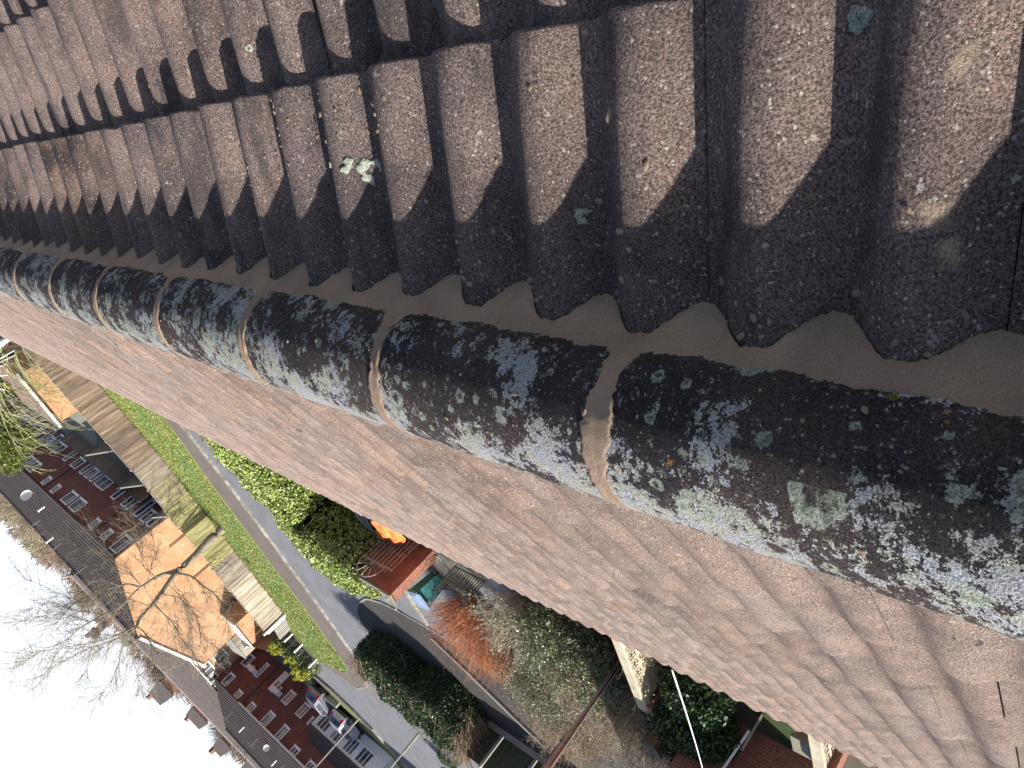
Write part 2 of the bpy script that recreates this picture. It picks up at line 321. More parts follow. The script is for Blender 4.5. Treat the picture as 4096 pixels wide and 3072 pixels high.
# ================================================================== the house under the camera
house = thing('brick_house', 'house seen from its own ridge, lichened ridge tiles and ribbed brown concrete roof tiles', 'house', (-0.6, 12, 0))
PITCH = 0.152; PH = 0.208; AMP = 0.040
def PF(y):
    ph = np.abs((np.asarray(y) - PH) / PITCH - np.round((np.asarray(y) - PH) / PITCH)); q = np.clip((ph - 0.06) / 0.41, 0, 1); return 1 - q * q * (3 - 2 * q)
XR, ZR = -0.605, 7 - 0.555
Y0, Y1 = -3.2, 31.0
def slope_tiles(name, sgn, ang, us, thick, mat, seed, ylim):
    rs = np.random.RandomState(seed)
    td = np.array([sgn * math.cos(ang), 0, -math.sin(ang)]); nd = np.array([sgn * math.sin(ang), 0, math.cos(ang)])
    O = np.array([XR, 0, ZR]); V = []; F = []; T = []; base = 0
    prev = 0.02
    for ci, ue in enumerate(us):
        u0 = 0.02 if ci == 0 else us[ci - 1] - 0.03
        off = (ci % 2) * PITCH
        ks = range(int((ylim[0] - PH) / (2 * PITCH)) - 1, int((ylim[1] - PH) / (2 * PITCH)) + 1)
        for k in ks:
            ya = PH - (PITCH / 2 if sgn > 0 else .30 * PITCH) + 2 * PITCH * k + off
            near = ya < 3.2
            n = 25 if near else 15
            q = np.linspace(0, 1, n)
            if sgn < 0: q = np.concatenate([[0, .012, .018], np.linspace(.06, 1, n - 3)])
            y = ya + 0.0008 + q * (2 * PITCH - 0.0016)
            prof = (AMP if sgn > 0 else AMP * .72) * (PF(y) - 1)
            # side lap: a slim lip on the viewer's side of every tile
            lap = np.where(q > 0.95, 0.0045 if sgn < 0 else .002, 0.0) + np.where((q > 0.88) & (q <= 0.95), 0.002 if sgn < 0 else .001, 0)
            if sgn < 0: lap = lap - np.where(q < 0.014, rs.choice([.002, .003, .005]), 0)
            gp = 0.0008 if sgn > 0 else rs.choice([0.0006, 0.0009, 0.0013])
            y = ya + gp + q * (2 * PITCH - 2 * gp)
            dv = rs.normal(0, 0.0013 if sgn > 0 else .0026); du = rs.normal(0, 0.0025); tw = rs.normal(0, 0.0012 if sgn > 0 else .003); dy = rs.normal(0, 0.0006)
            v1 = prof + lap + dv + (q - 0.5) * tw * 2
            ue_ = ue + du + rs.normal(0, 0.0007, n) + (0.012 * np.clip((1.4 - y) / 1.1, 0, 1) if sgn > 0 else 0) - (0.012 * rs.rand() * np.exp(-((q - rs.rand()) / 0.03) ** 2) if rs.rand() < .3 else 0)
            rows = []
            nr = 5 if near else 2
            for r in range(nr):
                s = r / (nr - 1); rows.append((u0 + (ue_ - 0.006 - u0) * s, v1 - thick * (1 - s) * (1.0 if ci else 0.3)))
            rows.append((ue_ - 0.002, v1 - 0.0025)); rows.append((ue_, v1 - 0.007)); rows.append((ue_ - 0.001, v1 - thick - 0.004))
            P = []
            for (u, v) in rows:
                u = np.broadcast_to(u, (n,)); P.append(O + u[:, None] * td + v[:, None] * nd + (y + dy)[:, None] * np.array([0, 1, 0]))
            nR = len(P); P = np.concatenate(P); 
            idx = np.arange(nR * n).reshape(nR, n)
            a = idx[:-1, :-1].ravel(); b = idx[:-1, 1:].ravel(); c = idx[1:, 1:].ravel(); d = idx[1:, :-1].ravel()
            fs = np.stack([a, b, c, d], 1) if sgn < 0 else np.stack([a, d, c, b], 1)
            # side skirts
            V.append(P); F.append(fs + base); g = rs.uniform(0.86, 1.12); hue = rs.normal(0, 0.025)
            T.append(np.tile([g * (1 + hue), g, g * (1 - hue)], (len(fs), 1))); base += len(P)
            sk = []
            for col_, fl in ((0, 0), (n - 1, 1)):
                e0 = P[idx[:, col_]]; e1 = e0 - nd * (0.011)
                m = len(e0); W = np.concatenate([e0, e1]); V.append(W)
                i = np.arange(m - 1); q4 = np.stack([i, i + 1, m + i + 1, m + i], 1)
                F.append(q4 + base); T.append(np.tile([g * 0.9] * 3, (len(q4), 1))); base += len(W)
    V = np.concatenate(V); F = np.concatenate(F); T = np.concatenate(T)
    return mesh_obj(name, V, F.tolist(), mat, house, 42, T)
A1, A2 = math.radians(19), math.radians(22.3)
slope_tiles('roof_slope', 1, A1, [0.498 + 0.334 * i for i in range(5)], 0.042, M['tile_near'], 3, (Y0, Y1))['label'] = 'roof slope in grazing light, ribs half in shadow'
slope_tiles('roof_slope', -1, A2, [0.44 + 0.342 * i for i in range(14)] , 0.017, M['tile_far'], 5, (Y0, Y1))['label'] = 'sunlit pinkish roof slope beyond the ridge'
# underlay boards close any gaps between tiles
m = MB(); m.ext([(XR - .02, Y0, ZR - .075), (XR - .02, Y1, ZR - .075), (XR + 1.9, Y1, ZR - .075 - 1.92 * math.tan(A1)), (XR + 1.9, Y0, ZR - .075 - 1.92 * math.tan(A1))], (0, 0, -.03))
m.ext([(XR + .02, Y0, ZR - .085), (XR + .02, Y1, ZR - .085), (XR - 4.40, Y1, ZR - .085 - 4.42 * math.tan(A2)), (XR - 4.40, Y0, ZR - .085 - 4.42 * math.tan(A2))], (0, 0, -.03))
m.build('roof_deck', M['paint_wood'], house)
m = MB(); m.box2((-4.78, Y0 + .2, 0), (1.2, Y1 - .2, 4.2)); m.build('wall', M['brick_red'], house)
m = MB(); m.box2((-4.99, Y0, 4.42), (-4.94, Y1, 4.58)); m.build('fascia', M['white'], house)
# ridge tiles
RC = (-0.6, 7 - 0.587); RR = 0.120; JS = 0.456; J0 = 0.512
def arc_pts(r, a, y): return (RC[0] + r * math.cos(a), y, RC[1] + r * math.sin(a))
def YJ(k): return J0 + JS * k - (0.07 if k < 0 else 0)
rs = random.Random(4)
k0 = -8
rt_proto = None
for k in range(k0, 66):
    ya, yb = YJ(k) + 0.013, YJ(k + 1) - 0.013
    if rt_proto is None or k < 8:
        b = MB(); na = 40; ny = 9
        for j in range(ny + 1):
            yy = ya + (yb - ya) * j / ny
            for i in range(na + 1):
                a = math.radians(-8 + 196 * i / na); rr = RR + 0.0012 * math.sin(yy * 41 + a * 3) + rs.uniform(-.0004, .0004)
                if j in (0, ny): rr -= rs.uniform(0, .0016)
                b.v.append(arc_pts(rr, a, yy))
        w = na + 1
        for j in range(ny):
            for i in range(na): b.f.append((j * w + i, j * w + i + 1, (j + 1) * w + i + 1, (j + 1) * w + i)); b.c.append(1)
        for j in (0, ny):      # end thickness
            s0 = len(b.v); yy = ya if j == 0 else yb
            for i in range(w): b.v.append(arc_pts(RR - 0.02, math.radians(-8 + 196 * i / na), yy))
            for i in range(na):
                q = (j * w + i, s0 + i, s0 + i + 1, j * w + i + 1); b.f.append(q if j == 0 else q[::-1]); b.c.append(1)
        o = b.build('ridge_tile', M['ridge'], house, 50); rt_proto = o; rt_k = k
    else:
        o = rt_proto.copy(); C.objects.link(o); o.parent = house; o.location.y += JS * (k - rt_k)
    if k > 8: pass
# mortar in the joints between ridge tiles
mj_proto = None
for k in range(k0, 66):
    yc = YJ(k)
    if mj_proto is None or k < 6:
        b = MB(); na = 90; rj = random.Random(k + 50); ph = [rj.uniform(0, 6) for _ in range(6)]
        wv = 0.0145 if k != 0 else 0.0185
        for i in range(na + 1):
            a = math.radians(-6 + 192 * i / na)
            jl = 0.004 * math.sin(a * 5 + ph[0]) + 0.0018 * math.sin(a * 23 + ph[1]) + rj.gauss(0, .0014)
            jr = 0.004 * math.sin(a * 4 + ph[2]) + 0.0018 * math.sin(a * 19 + ph[3]) + rj.gauss(0, .0014)
            flare = 0.030 * max(0, 1 - i / 13.0) ** 1.6 + 0.012 * max(0, (i - na + 10) / 10) ** 1.5
            yl, yr = yc - wv - jl - flare, yc + wv + jr + flare
            for (yy, rr) in ((yl, RR - 0.004), (yl + 0.0012, RR + 0.0004), (yl + 0.005, RR + 0.0012), (yc - .004, RR + 0.0002), (yc + .004, RR + 0.0000), (yr - 0.005, RR + 0.0010), (yr - 0.0012, RR + 0.0004), (yr, RR - 0.004)):
                b.v.append(arc_pts(rr + 0.0004 * math.sin(a * 31 + yy * 900), a, yy))
        for i in range(na):
            for j in range(7): b.f.append((i * 8 + j, (i + 1) * 8 + j, (i + 1) * 8 + j + 1, i * 8 + j + 1)); b.c.append(1)
        o = b.build('joint_mortar', M['mortar'], house, True); mj_proto = o; mj_k = k
    else:
        o = mj_proto.copy(); C.objects.link(o); o.parent = house; o.location.y += JS * (k - mj_k)
# bedding mortar along both sides of the ridge: smooth scoops between the tile crests
for sgn, ang in ((1, A1), (-1, A2)):
    b = MB(); ns = 12; rj = random.Random(8)
    ys = list(np.arange(Y0, 5.0, 0.0038)) + list(np.arange(5.0, Y1, 0.03))
    td = Vector((sgn * math.cos(ang), 0, -math.sin(ang))); nd = Vector((sgn * math.sin(ang), 0, math.cos(ang)))
    for y in ys:
        cr = float(PF(y))
        prof = (AMP if sgn > 0 else AMP * .72) * (cr - 1) - 0.006
        jit = rj.gauss(0, .0011) + 0.0028 * math.sin(y * 37) * math.sin(y * 11)
        u_end = 0.143 + 0.034 * (1 - cr) + jit + 0.004 * math.sin(y * 9.0)
        p1 = Vector((XR, y, ZR)) + td * u_end + nd * (prof - 0.0012)
        j2 = 0.002 * math.sin(y * 53 + 1) + rj.gauss(0, .0014) + 0.003 * math.sin(y * 13.7)
        p0 = Vector((RC[0] + sgn * (RR - 0.002), y, RC[1] + 0.010 + j2))
        for i in range(ns + 1):
            s = i / ns; p = p0.lerp(p1, s)
            bulge = -0.005 * math.sin(math.pi * s) * (1 - cr) + 0.003 * math.sin(math.pi * s) * cr
            e = 0.0022 * (1 - abs(2 * s - 1) ** 8)
            p = p + nd * (bulge + e + 0.0007 * math.sin(y * 160 + s * 9) * math.sin(s * 14 + y * 31)); b.v.append(tuple(p))
    w = ns + 1
    for j in range(len(ys) - 1):
        for i in range(ns):
            q = (j * w + i, (j + 1) * w + i, (j + 1) * w + i + 1, j * w + i + 1); b.f.append(q if sgn < 0 else q[::-1]); b.c.append(1)
    b.build('bedding_mortar', M['mortar'], house, True)
# crumbs of mortar and grit lying on the tiles
def blob(b, c, r, rnd, flat=0.6, nrm=None):
    base = len(b.v); nrm = nrm or Vector((0, 0, 1)); q = nrm.to_track_quat('Z', 'Y'); st = rnd.uniform(1, 1.8); ro = rnd.uniform(0, 3.14)
    for i, (h, rr) in enumerate(((-0.3, 0.9), (0.35, 1.0), (0.9, 0.55))):
        for j in range(7):
            a = j * 2 * math.pi / 7; k = rr * r * rnd.uniform(0.7, 1.2)
            x, y = k * st * math.cos(a), k * math.sin(a); x, y = x * math.cos(ro) - y * math.sin(ro), x * math.sin(ro) + y * math.cos(ro)
            b.v.append(tuple(c + q @ Vector((x, y, h * r * flat * rnd.uniform(.8, 1.2)))))
    for i in range(2):
        for j in range(7): b.f.append((base + i * 7 + j, base + i * 7 + (j + 1) % 7, base + (i + 1) * 7 + (j + 1) % 7, base + (i + 1) * 7 + j)); b.c.append(1)
    b.f.append(tuple(base + 14 + j for j in range(7))); b.c.append(1)
def tile_point(sgn, ang, u, y, us, thick):
    ci = next((i for i, x in enumerate(us) if u < x), len(us) - 1); ue = us[ci]; u0 = 0.02 if ci == 0 else us[ci - 1] - 0.03
    v = (AMP if sgn > 0 else AMP * .72) * (float(PF(y)) - 1) - thick * (1 - (u - u0) / (ue - u0)) * (1 if ci else .3)
    td = Vector((sgn * math.cos(ang), 0, -math.sin(ang))); nd = Vector((sgn * math.sin(ang), 0, math.cos(ang)))
    return Vector((XR, y, ZR)) + td * u + nd * v, nd
US1 = [0.498 + 0.334 * i for i in range(5)]; US2 = [0.44 + 0.342 * i for i in range(14)]
rc = random.Random(21); b = MB(); bp = MB()
for i in range(260):
    y = rc.uniform(-0.35, 1.9); u = rc.uniform(0.15, 0.19) + rc.random() ** 4 * 0.5
    p, nd = tile_point(1, A1, u, y, US1, .042); blob(b, p + nd * 0.0008, rc.uniform(0.0013, 0.0042) * (1 if rc.random() < .85 else 1.5), rc, 0.45, nd)
for i in range(60):
    a = math.radians(rc.uniform(2, 120)); y = rc.uniform(-.3, 1.9); b_n = Vector((math.cos(a), 0, math.sin(a)))
    blob(b, Vector(arc_pts(RR + 0.001, a, y)), rc.uniform(0.0015, 0.0035), rc, 0.5, b_n)
for i in range(60):
    y = rc.uniform(.55, 2.2); u = rc.uniform(.4, .52); p, nd = tile_point(1, A1, u, rc.uniform(.95, 1.35), US1, .042)
    blob(b, p + nd * 0.001, rc.uniform(0.001, 0.004), rc, 0.5, nd)
b.build('mortar_crumbs', M['mortar'], house, kind='stuff')
# thick lichen rosettes that stand out on single tiles
t = NT('pale_lichen'); cr_ = t.noise(420, 3, 0.7)
t.bump(t.math('ADD', cr_, t.noise(160, 4)), 0.004)
M['lichen'] = t.done(t.mix(t.rng(cr_, 0.3, 0.6), (0.16, 0.18, 0.14), (0.50, 0.54, 0.44)), 0.95, 0.1)
def rosette(u, y, r, hole, arc=(0, 360), mat='lichen'):
    b = MB(); rr = random.Random(int(u * 1000)); n = 72; prev = None; ph = [rr.uniform(0, 6) for _ in range(4)]; rows = []
    a0, a1 = arc
    for i in range(n + 1):
        a = math.radians(a0 + (a1 - a0) * i / n)
        ro = r * (1 + 0.13 * math.sin(3 * a + ph[0]) + 0.08 * math.sin(7 * a + ph[1]) + rr.uniform(-.06, .06)); ri = r * hole * (1 + 0.2 * math.sin(4 * a + ph[2]) + rr.uniform(-.08, .08))
        row = []
        for s, h in ((0, 0.0), (0.12, 0.0022), (0.5, 0.0026), (0.88, 0.0022), (1, 0.0)):
            q = ri + (ro - ri) * s; uu, yy = u + q * math.cos(a), y + q * math.sin(a)
            p, nd = tile_point(1, A1, uu, yy, US1, .042); row.append(tuple(p + nd * (h + rr.uniform(0, .0008) - .0006)))
        rows.append(row)
    for row in rows: b.v += row
    for i in range(n):
        for j in range(4): b.f.append((i * 5 + j, i * 5 + j + 1, i * 5 + j + 6, i * 5 + j + 5)); b.c.append(1)
    return b.build('lichen_patch', M[mat], house, True)
def tile_uv(px, py):
    n = Vector((math.sin(A1), 0, math.cos(A1))); O = Vector((XR, 0, ZR - .02)); d = ray(px, py); Cc = Vector((0, 0, 7))
    p = Cc + d * ((O - Cc).dot(n) / d.dot(n)); td = Vector((math.cos(A1), 0, -math.sin(A1))); return (p - O).dot(td), p.y
for (px, py, r, hole, arc) in ((1452, 672, .021, .45, (-100, 180)), (1395, 640, .013, .2, (150, 330)), (2300, 850, .010, .25, (-60, 200)), (3405, 40, .012, .0, (0, 360)), (3480, 1395, .006, 0, (0, 360)),
                               (1230, 1115, .011, .5, (0, 360)), (1060, 1095, .009, .3, (0, 360)), (262, 995, .013, .5, (30, 330)), (1345, 640, .005, 0, (0, 360)), (960, 178, .008, 0, (0, 360)), (1210, 178, .008, 0, (0, 360))):
    rosette(*tile_uv(px, py), r, hole, arc)
# ================================================================== ground, roads, verges
def sheet(name, poly, z, mat, thick=None):
    m = MB(); m.prism([(p[0], p[1]) for p in poly], z - (thick or 0.3), z); o = m.build(name, mat); return struct(o)
def GP(pts, z=0.0): return [tuple(G(*p, z))[:2] for p in pts]
sheet('ground', [(-900, -300), (300, -300), (300, 900), (-900, 900)], 0.0, M['soil'])
# main road along X, then the second road in front of the far terrace
P2 = lambda L: [tuple(G(*p))[:2] for p in L]
r2a = P2([c5(1180, 600), c5(1270, 655), c5(1480, 800), c5(1560, 860), c5(1640, 850)])
r2b = P2([c5(1080, 690), c5(1300, 870), c5(1500, 1060), c5(1700, 1260), c5(1960, 1560), c5(2060, 1652)])
sheet('road', [(-3, 36.5), (-15.05, 33.77), (-23, 32.68), (-31.55, 32.39), (-34.2, 33.0)] + r2a[::-1] + [(-41.5, 47.0), (-43.0, 53.0), (-46.5, 54.0)] + r2b + [(-53, 36.6), (-76, 20), (-72, 10), (-52.0, 20), (-40, 18), (-30, 18), (-24, 17.5), (-21.3, 19.3), (-20.3, 20.9), (-19.0, 22.0), (-18.4, 24.2), (-18.0, 26.2), (-18.4, 28.6), (-16.3, 31.0), (-3, 33)], 0.004, M['asphalt'])
# turning area in front of the drive, hedge shade painted in, with its curved edging
oval = [(-22.0, 24.3), (-23.2, 25.8), (-24.3, 26.75), (-25.6, 27.2), (-26.7, 26.6), (-27.5, 24.5), (-28.5, 20), (-27.0, 15.5), (-22.6, 15.6), (-21.3, 19.0), (-21.2, 21.3), (-21.4, 22.8)]
sheet('turning_area', oval, 0.012, M['drive'])
m = MB(); pts = [Vector((x, y, 0.02)) for x, y in [(-21.0, 18.6), (-21.15, 21.3), (-21.4, 22.8), (-22.0, 24.3), (-23.2, 25.8), (-24.3, 26.75), (-25.6, 27.2), (-26.7, 26.6)]]
for a, b_ in zip(pts, pts[1:]): m.bar(a, b_ + (b_ - a) * .02, 0.09, 0.06)
struct(m.build('turning_area_edging', M['kerb']))
# raised pavement with pale kerb, wrapping round the tip of the grass verge
kl = [(-3, 36.62), (-15.05, 33.87), (-19, 33.15), (-23, 32.78), (-27.5, 32.5), (-31.55, 32.50), (-34.2, 33.1)] + r2a[::-1]
back = [(-40.2, 44.5), (-38, 44.8), (-36.6, 40.4), (-35.2, 40.5), (-24.13, 40.6), (-15.4, 41.5), (-3, 44)]
sheet('pavement', kl + back, 0.11, M['pavement'])
m = MB()
kp = [Vector((x, y, 0.055)) for x, y in kl]
for a, b_ in zip(kp, kp[1:]):
    n = max(1, round((b_ - a).length / 0.915)); st = (b_ - a) / n
    for i in range(n): m.bar(a + st * i, a + st * (i + .985), 0.15, 0.135, random.uniform(.8, 1.1))
struct(m.build('kerb', M['kerb']))
verge = [(-3, 39.4), (-15.43, 35.86), (-19.5, 36.15), (-24.13, 36.0), (-28, 35.7), (-31.5, 35.6), (-34.2, 35.7), (-35.6, 35.95), (-36.4, 36.5), (-37.1, 37.6), (-38.1, 39.9), (-39.5, 42.4), (-38.4, 43.4), (-36.6, 44.4), (-34.6, 42.6), (-33.3, 41.9), (-25.3, 42.5), (-19.1, 43.2), (-15.1, 44.6), (-3, 48)]
sheet('grass_verge', verge, 0.15, M['grass'])
# grass blades on the verge: short tufts
def in_poly(x, y, P):
    c = False; j = len(P) - 1
    for i in range(len(P)):
        if (P[i][1] > y) != (P[j][1] > y) and x < (P[j][0] - P[i][0]) * (y - P[i][1]) / (P[j][1] - P[i][1]) + P[i][0]: c = not c
        j = i
    return c
rg = random.Random(5); V = []; F = []; T = []
while len(F) < 48000:
    x, y = rg.uniform(-39.6, -13), rg.uniform(35.5, 45)
    if not in_poly(x, y, verge): continue
    a = rg.uniform(0, 6.28); h = rg.uniform(.03, .09); w = rg.uniform(.012, .03); i = len(V); lx, ly = rg.uniform(-.04, .04), rg.uniform(-.04, .04)
    V += [(x - w * math.cos(a), y - w * math.sin(a), .148), (x + w * math.cos(a), y + w * math.sin(a), .148), (x + lx, y + ly, .15 + h)]; F.append((i, i + 1, i + 2))
    dry = math.sin(x * .9) * math.sin(y * 1.3 + x * .4); g = rg.uniform(.86, 1.12)
    T.append(((0.25 + .05 * dry) * g, 0.31 * g, 0.085 * g) if rg.random() < .975 else (.34 * g, .32 * g, .12 * g))
o = mesh_obj('verge_grass', np.array(V), F, M['leaf'], None, False, T); tag(o, 'bright short grass with small dark tufts along the verge', 'grass'); o['kind'] = 'stuff'
V = []; F = []; T = []
for i in range(2600):       # dead leaves and weeds at the foot of the fence
    x = rg.uniform(-33.3, -13.5); yb = np.interp(x, [-33.3, -25.3, -19.1, -15.1, -13], [41.9, 42.5, 43.2, 44.6, 45.3]); y = yb - abs(rg.gauss(0, .28)); k = len(V); a = rg.uniform(0, 6.28); s = rg.uniform(.03, .09); z = .16 + rg.uniform(0, .1)
    V += [(x, y, z), (x + s * math.cos(a), y + s * math.sin(a), z + rg.uniform(-.02, .06)), (x + s * math.cos(a + 1.3), y + s * math.sin(a + 1.3), z + .03)]; F.append((k, k + 1, k + 2)); g = rg.uniform(.6, 1.2); T.append((.30 * g, .20 * g, .10 * g) if rg.random() < .6 else (.14 * g, .2 * g, .05 * g))
o = mesh_obj('fence_foot_litter', np.array(V), F, M['leaf'], None, False, T); tag(o, 'brown leaf litter and weeds along the foot of the long board fence', 'leaf litter'); o['kind'] = 'stuff'
# strip between second road and far drives: pavement, grass and a bare bank
sheet('far_pavement', [(-46.6, 54.0)] + r2b + [(-53, 36.6), (-76, 20), (-78, 23), (-55, 39.6), (-53.2, 41.2), (-50.2, 43.6), (-48.3, 46.8), (-47.6, 49.5), (-48.4, 54.0)], 0.02, M['pavement'])
sheet('far_grass_strip', [(-47.7, 47.8), (-48.9, 44.8), (-51.2, 42.2), (-54.8, 40.0), (-78, 23.5), (-79, 26), (-58, 41.2), (-53.0, 43.4), (-49.8, 46.0), (-48.4, 48.4)], 0.03, M['grass'])
sheet('far_drive', [(-48.0, 52), (-49.4, 47.4), (-52, 44.3), (-55.4, 42), (-55.4, 70), (-46, 70), (-46, 56)], 0.012, M['drive'])
sheet('far_lawn', [(-48.2, 52.2), (-55.3, 52.2), (-55.3, 56.8), (-48.8, 56.8)], 0.022, M['grass'])
# garden ground on our side
sheet('front_drive', [(-20.46, 21.6), (-18.1, 19.1), (-15.1, 15.9), (-12, 12.8), (-6, 12.5), (-6, 11.2), (-14.0, 11.4), (-17.2, 13.8), (-19.6, 16.0), (-21.2, 18.4), (-21.2, 20.8)], 0.016, M['asphalt'])
sheet('grey_yard', [(-22.5, 13.5), (-23.8, 12.4), (-22.0, 9.0), (-19.2, 7.4), (-16.4, 6.9), (-15.2, 8.2), (-17, 11)], 0.008, M['drive'])

sheet('terrace_forecourt', [(-21.5, 62), (-24.6, 54.5), (-28.7, 54.5), (-28.7, 70), (-26.5, 69.5)], 0.012, M['pavement'])
# ================================================================== terraces across the green
def window(par, axis, pl, a, b, z0, z1, bars=(0.5,), out=1, tr=None, mat=None, label=None):
    """white framed window in a wall plane (axis 'x': plane x=pl, facing +x; axis 'y': plane y=pl, facing -y)"""
    a, b = min(a, b), max(a, b)
    def bx(m, u0, u1, w0, w1, d0, d1):
        if axis == 'x': m.box2((pl + d0, u0, w0), (pl + d1, u1, w1))
        else: m.box2((u0, pl - d0, w0), (u1, pl - d1, w1))
    f = 0.11; m = MB()
    bx(m, a, b, z0, z0 + f, .01, .07); bx(m, a, b, z1 - f, z1, .01, .07); bx(m, a, a + f, z0 + f, z1 - f, .01, .07); bx(m, b - f, b, z0 + f, z1 - f, .01, .07)
    for q in bars:
        c = a + (b - a) * q; bx(m, c - .04, c + .04, z0 + f, z1 - f, .012, .066)
    if tr: bx(m, a + f, b - f, z0 + (z1 - z0) * tr - .035, z0 + (z1 - z0) * tr + .035, .014, .064)
    bx(m, a - .06, b + .06, z0 - .07, z0 - .004, .0, .13)
    o = m.build('window', mat or M['upvc'], par, label=label)
    g = MB(); bx(g, a + f - .004, b - f + .004, z0 + f - .004, z1 - f + .004, .014, .03); g.build('pane', M['glass'], o)
    return o
def course_roof(m, e0, e1, r0, r1, n, lip=0.05):
    """roof slope as n overlapping courses between an eaves edge e0-e1 and a ridge edge r0-r1"""
    e0, e1, r0, r1 = map(Vector, (e0, e1, r0, r1)); nrm = (e1 - e0).cross(r0 - e0).normalized()
    if nrm.z < 0: nrm = -nrm
    for i in range(n):
        a, b_ = i / n, (i + 1) / n
        p0 = e0.lerp(r0, a) + nrm * lip; p1 = e1.lerp(r1, a) + nrm * lip; p2 = e1.lerp(r1, b_) + nrm * .004; p3 = e0.lerp(r0, b_) + nrm * .004
        q = [p0, p1, p2, p3]
        if (p1 - p0).cross(p3 - p0).z < 0: q = [p1, p0, p3, p2]
        d = nrm * (lip + .02); t_ = random.uniform(.9, 1.1)
        m.add(q + [q[0] - d, q[1] - d], [(0, 1, 2, 3), (1, 0, 4, 5)], t_)
def aerial(par, p, h=1.0, az=0.6):
    p = Vector(p); m = MB(); m.tube([p, p + Vector((0, 0, h))], .022, 6)
    d = Vector((math.cos(az), math.sin(az), .05)); c = p + Vector((0, 0, h - .06)); s = Vector((-d.y, d.x, 0))
    m.tube([c - d * .5, c + d * .5], .014, 4)
    for k in range(9): q = c + d * (-.45 + .11 * k); m.tube([q - s * .18, q + s * .18], .009, 4)
    m.build('tv_aerial', M['metal_pale'], par)
def dish(par, p, r, nrm):
    p = Vector(p); n = Vector(nrm).normalized(); q = n.to_track_quat('Z', 'Y'); m = MB(); rings = 5; k = 18
    for i in range(rings + 1):
        rr = r * i / rings
        for j in range(k): a = 2 * math.pi * j / k; m.v.append(tuple(p + q @ Vector((rr * math.cos(a), rr * math.sin(a) * 1.1, .25 * r * (i / rings) ** 2))))
    for i in range(rings):
        for j in range(k): m.f.append((i * k + j, i * k + (j + 1) % k, (i + 1) * k + (j + 1) % k, (i + 1) * k + j)); m.c.append(1)
    o = m.build('satellite_dish', M['white'], par, True)
    m = MB(); m.tube([p + q @ Vector((0, -r, .2 * r)), p + q @ Vector((0, -.1 * r, r * .9))], .02, 5); m.tube([p, p - n * .25, p - n * .25 - Vector((0, 0, .5))], .025, 6); m.build('dish_arm', M['metal_pale'], o)
# ---- left terrace: shaded long front towards us, sunlit gable end
T1 = thing('terraced_house', 'long shaded brick terrace with a sunlit orange gable end, rising behind the board fence', 'house', (-35, 75, 0))
xf, xb, xr, ye, yf = -28.9, -41.4, -35.4, 54.3, 101.0
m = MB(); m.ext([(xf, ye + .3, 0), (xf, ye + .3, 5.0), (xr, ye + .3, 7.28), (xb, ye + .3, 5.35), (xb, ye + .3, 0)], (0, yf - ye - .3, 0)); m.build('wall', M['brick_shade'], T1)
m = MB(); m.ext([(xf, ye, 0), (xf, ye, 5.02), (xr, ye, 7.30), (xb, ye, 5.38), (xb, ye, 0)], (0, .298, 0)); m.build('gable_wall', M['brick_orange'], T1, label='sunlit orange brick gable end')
m = MB(); course_roof(m, (xf + .35, ye - .08, 4.93), (xf + .35, yf, 4.93), (xr, ye - .08, 7.40), (xr, yf, 7.40), 15)
course_roof(m, (xb - .3, ye - .08, 5.32), (xb - .3, yf, 5.32), (xr, ye - .08, 7.40), (xr, yf, 7.40), 14); m.tube([(xr, ye - .1, 7.42), (xr, yf, 7.42)], .12, 8)
m.build('roof', M['roof_tile'], T1)
m = MB(); m.bar((xr, ye - .13, 7.27), (xb - .35, ye - .13, 5.30), .03, .22); m.build('barge_board', M['white'], T1)
m = MB(); m.tube([(xf + .42, ye, 4.90), (xf + .42, yf, 4.90)], .07, 6)
for yy in (73.3, 60.0, 86.5): m.tube([(xf + .06, yy, .1), (xf + .06, yy, 4.85)], .045, 6)
m.build('gutter', M['metal_dark'], T1)
for k in range(-1, 3):
    o_ = 13.3 * k
    for a, b in ((68.9, 67.15), (66.7, 64.95)): window(T1, 'x', xf, a + o_, b + o_, 3.4, 4.6, (.33,)) if 54.6 < b + o_ < 99 else 0
    for a in (61.0, 58.15): window(T1, 'x', xf, a + .45 + o_, a - .45 + o_, 3.75, 4.65, (.5,)) if 56 < a + o_ < 99 else 0
    for a, b, z0 in ((69.1, 68.1, .15), (67.6, 65.2, .75), (63.3, 62.4, .1), (61.0, 59.4, .8), (58.3, 57.4, .15), (56.9, 55.5, .8)):
        if 54.6 < b + o_ < 99: window(T1, 'x', xf, a + o_, b + o_, z0, 1.95, (.5,) if a - b > 1.2 else ())
window(T1, 'x', xf, 56.2, 54.75, 3.3, 4.75, (.33,))
for yy in (78.0, 71.0, 64.5, 57.5): aerial(T1, (xr + 2.2, yy, 6.5), 1.1, random.uniform(-.6, .6))
for px, py in (c1(310, 1195), c1(360, 1405)):
    d = ray(px, py); n = Vector((2.47, 0, 6.15)).normalized(); O = Vector((xr, 0, 7.42)); p = Vector((0, 0, 7)) + d * ((O - Vector((0, 0, 7))).dot(n) / d.dot(n))
    mm = MB(); mm.tube([p - Vector((0, 0, .1)), p + Vector((0, 0, .75))], .09, 8); mm.tube([p + Vector((0, 0, .75)), p + Vector((0, 0, .85))], .14, 8); mm.build('flue_pipe', M['white'], T1)
for pq, r_ in ((c1(178, 1132), .46), (c1(22, 932), .66)):
    d = ray(*pq); p = Vector((0, 0, 7)) + d * (-28.2 / d.x); dish(T1, p, r_, (.75, -.62, .2))
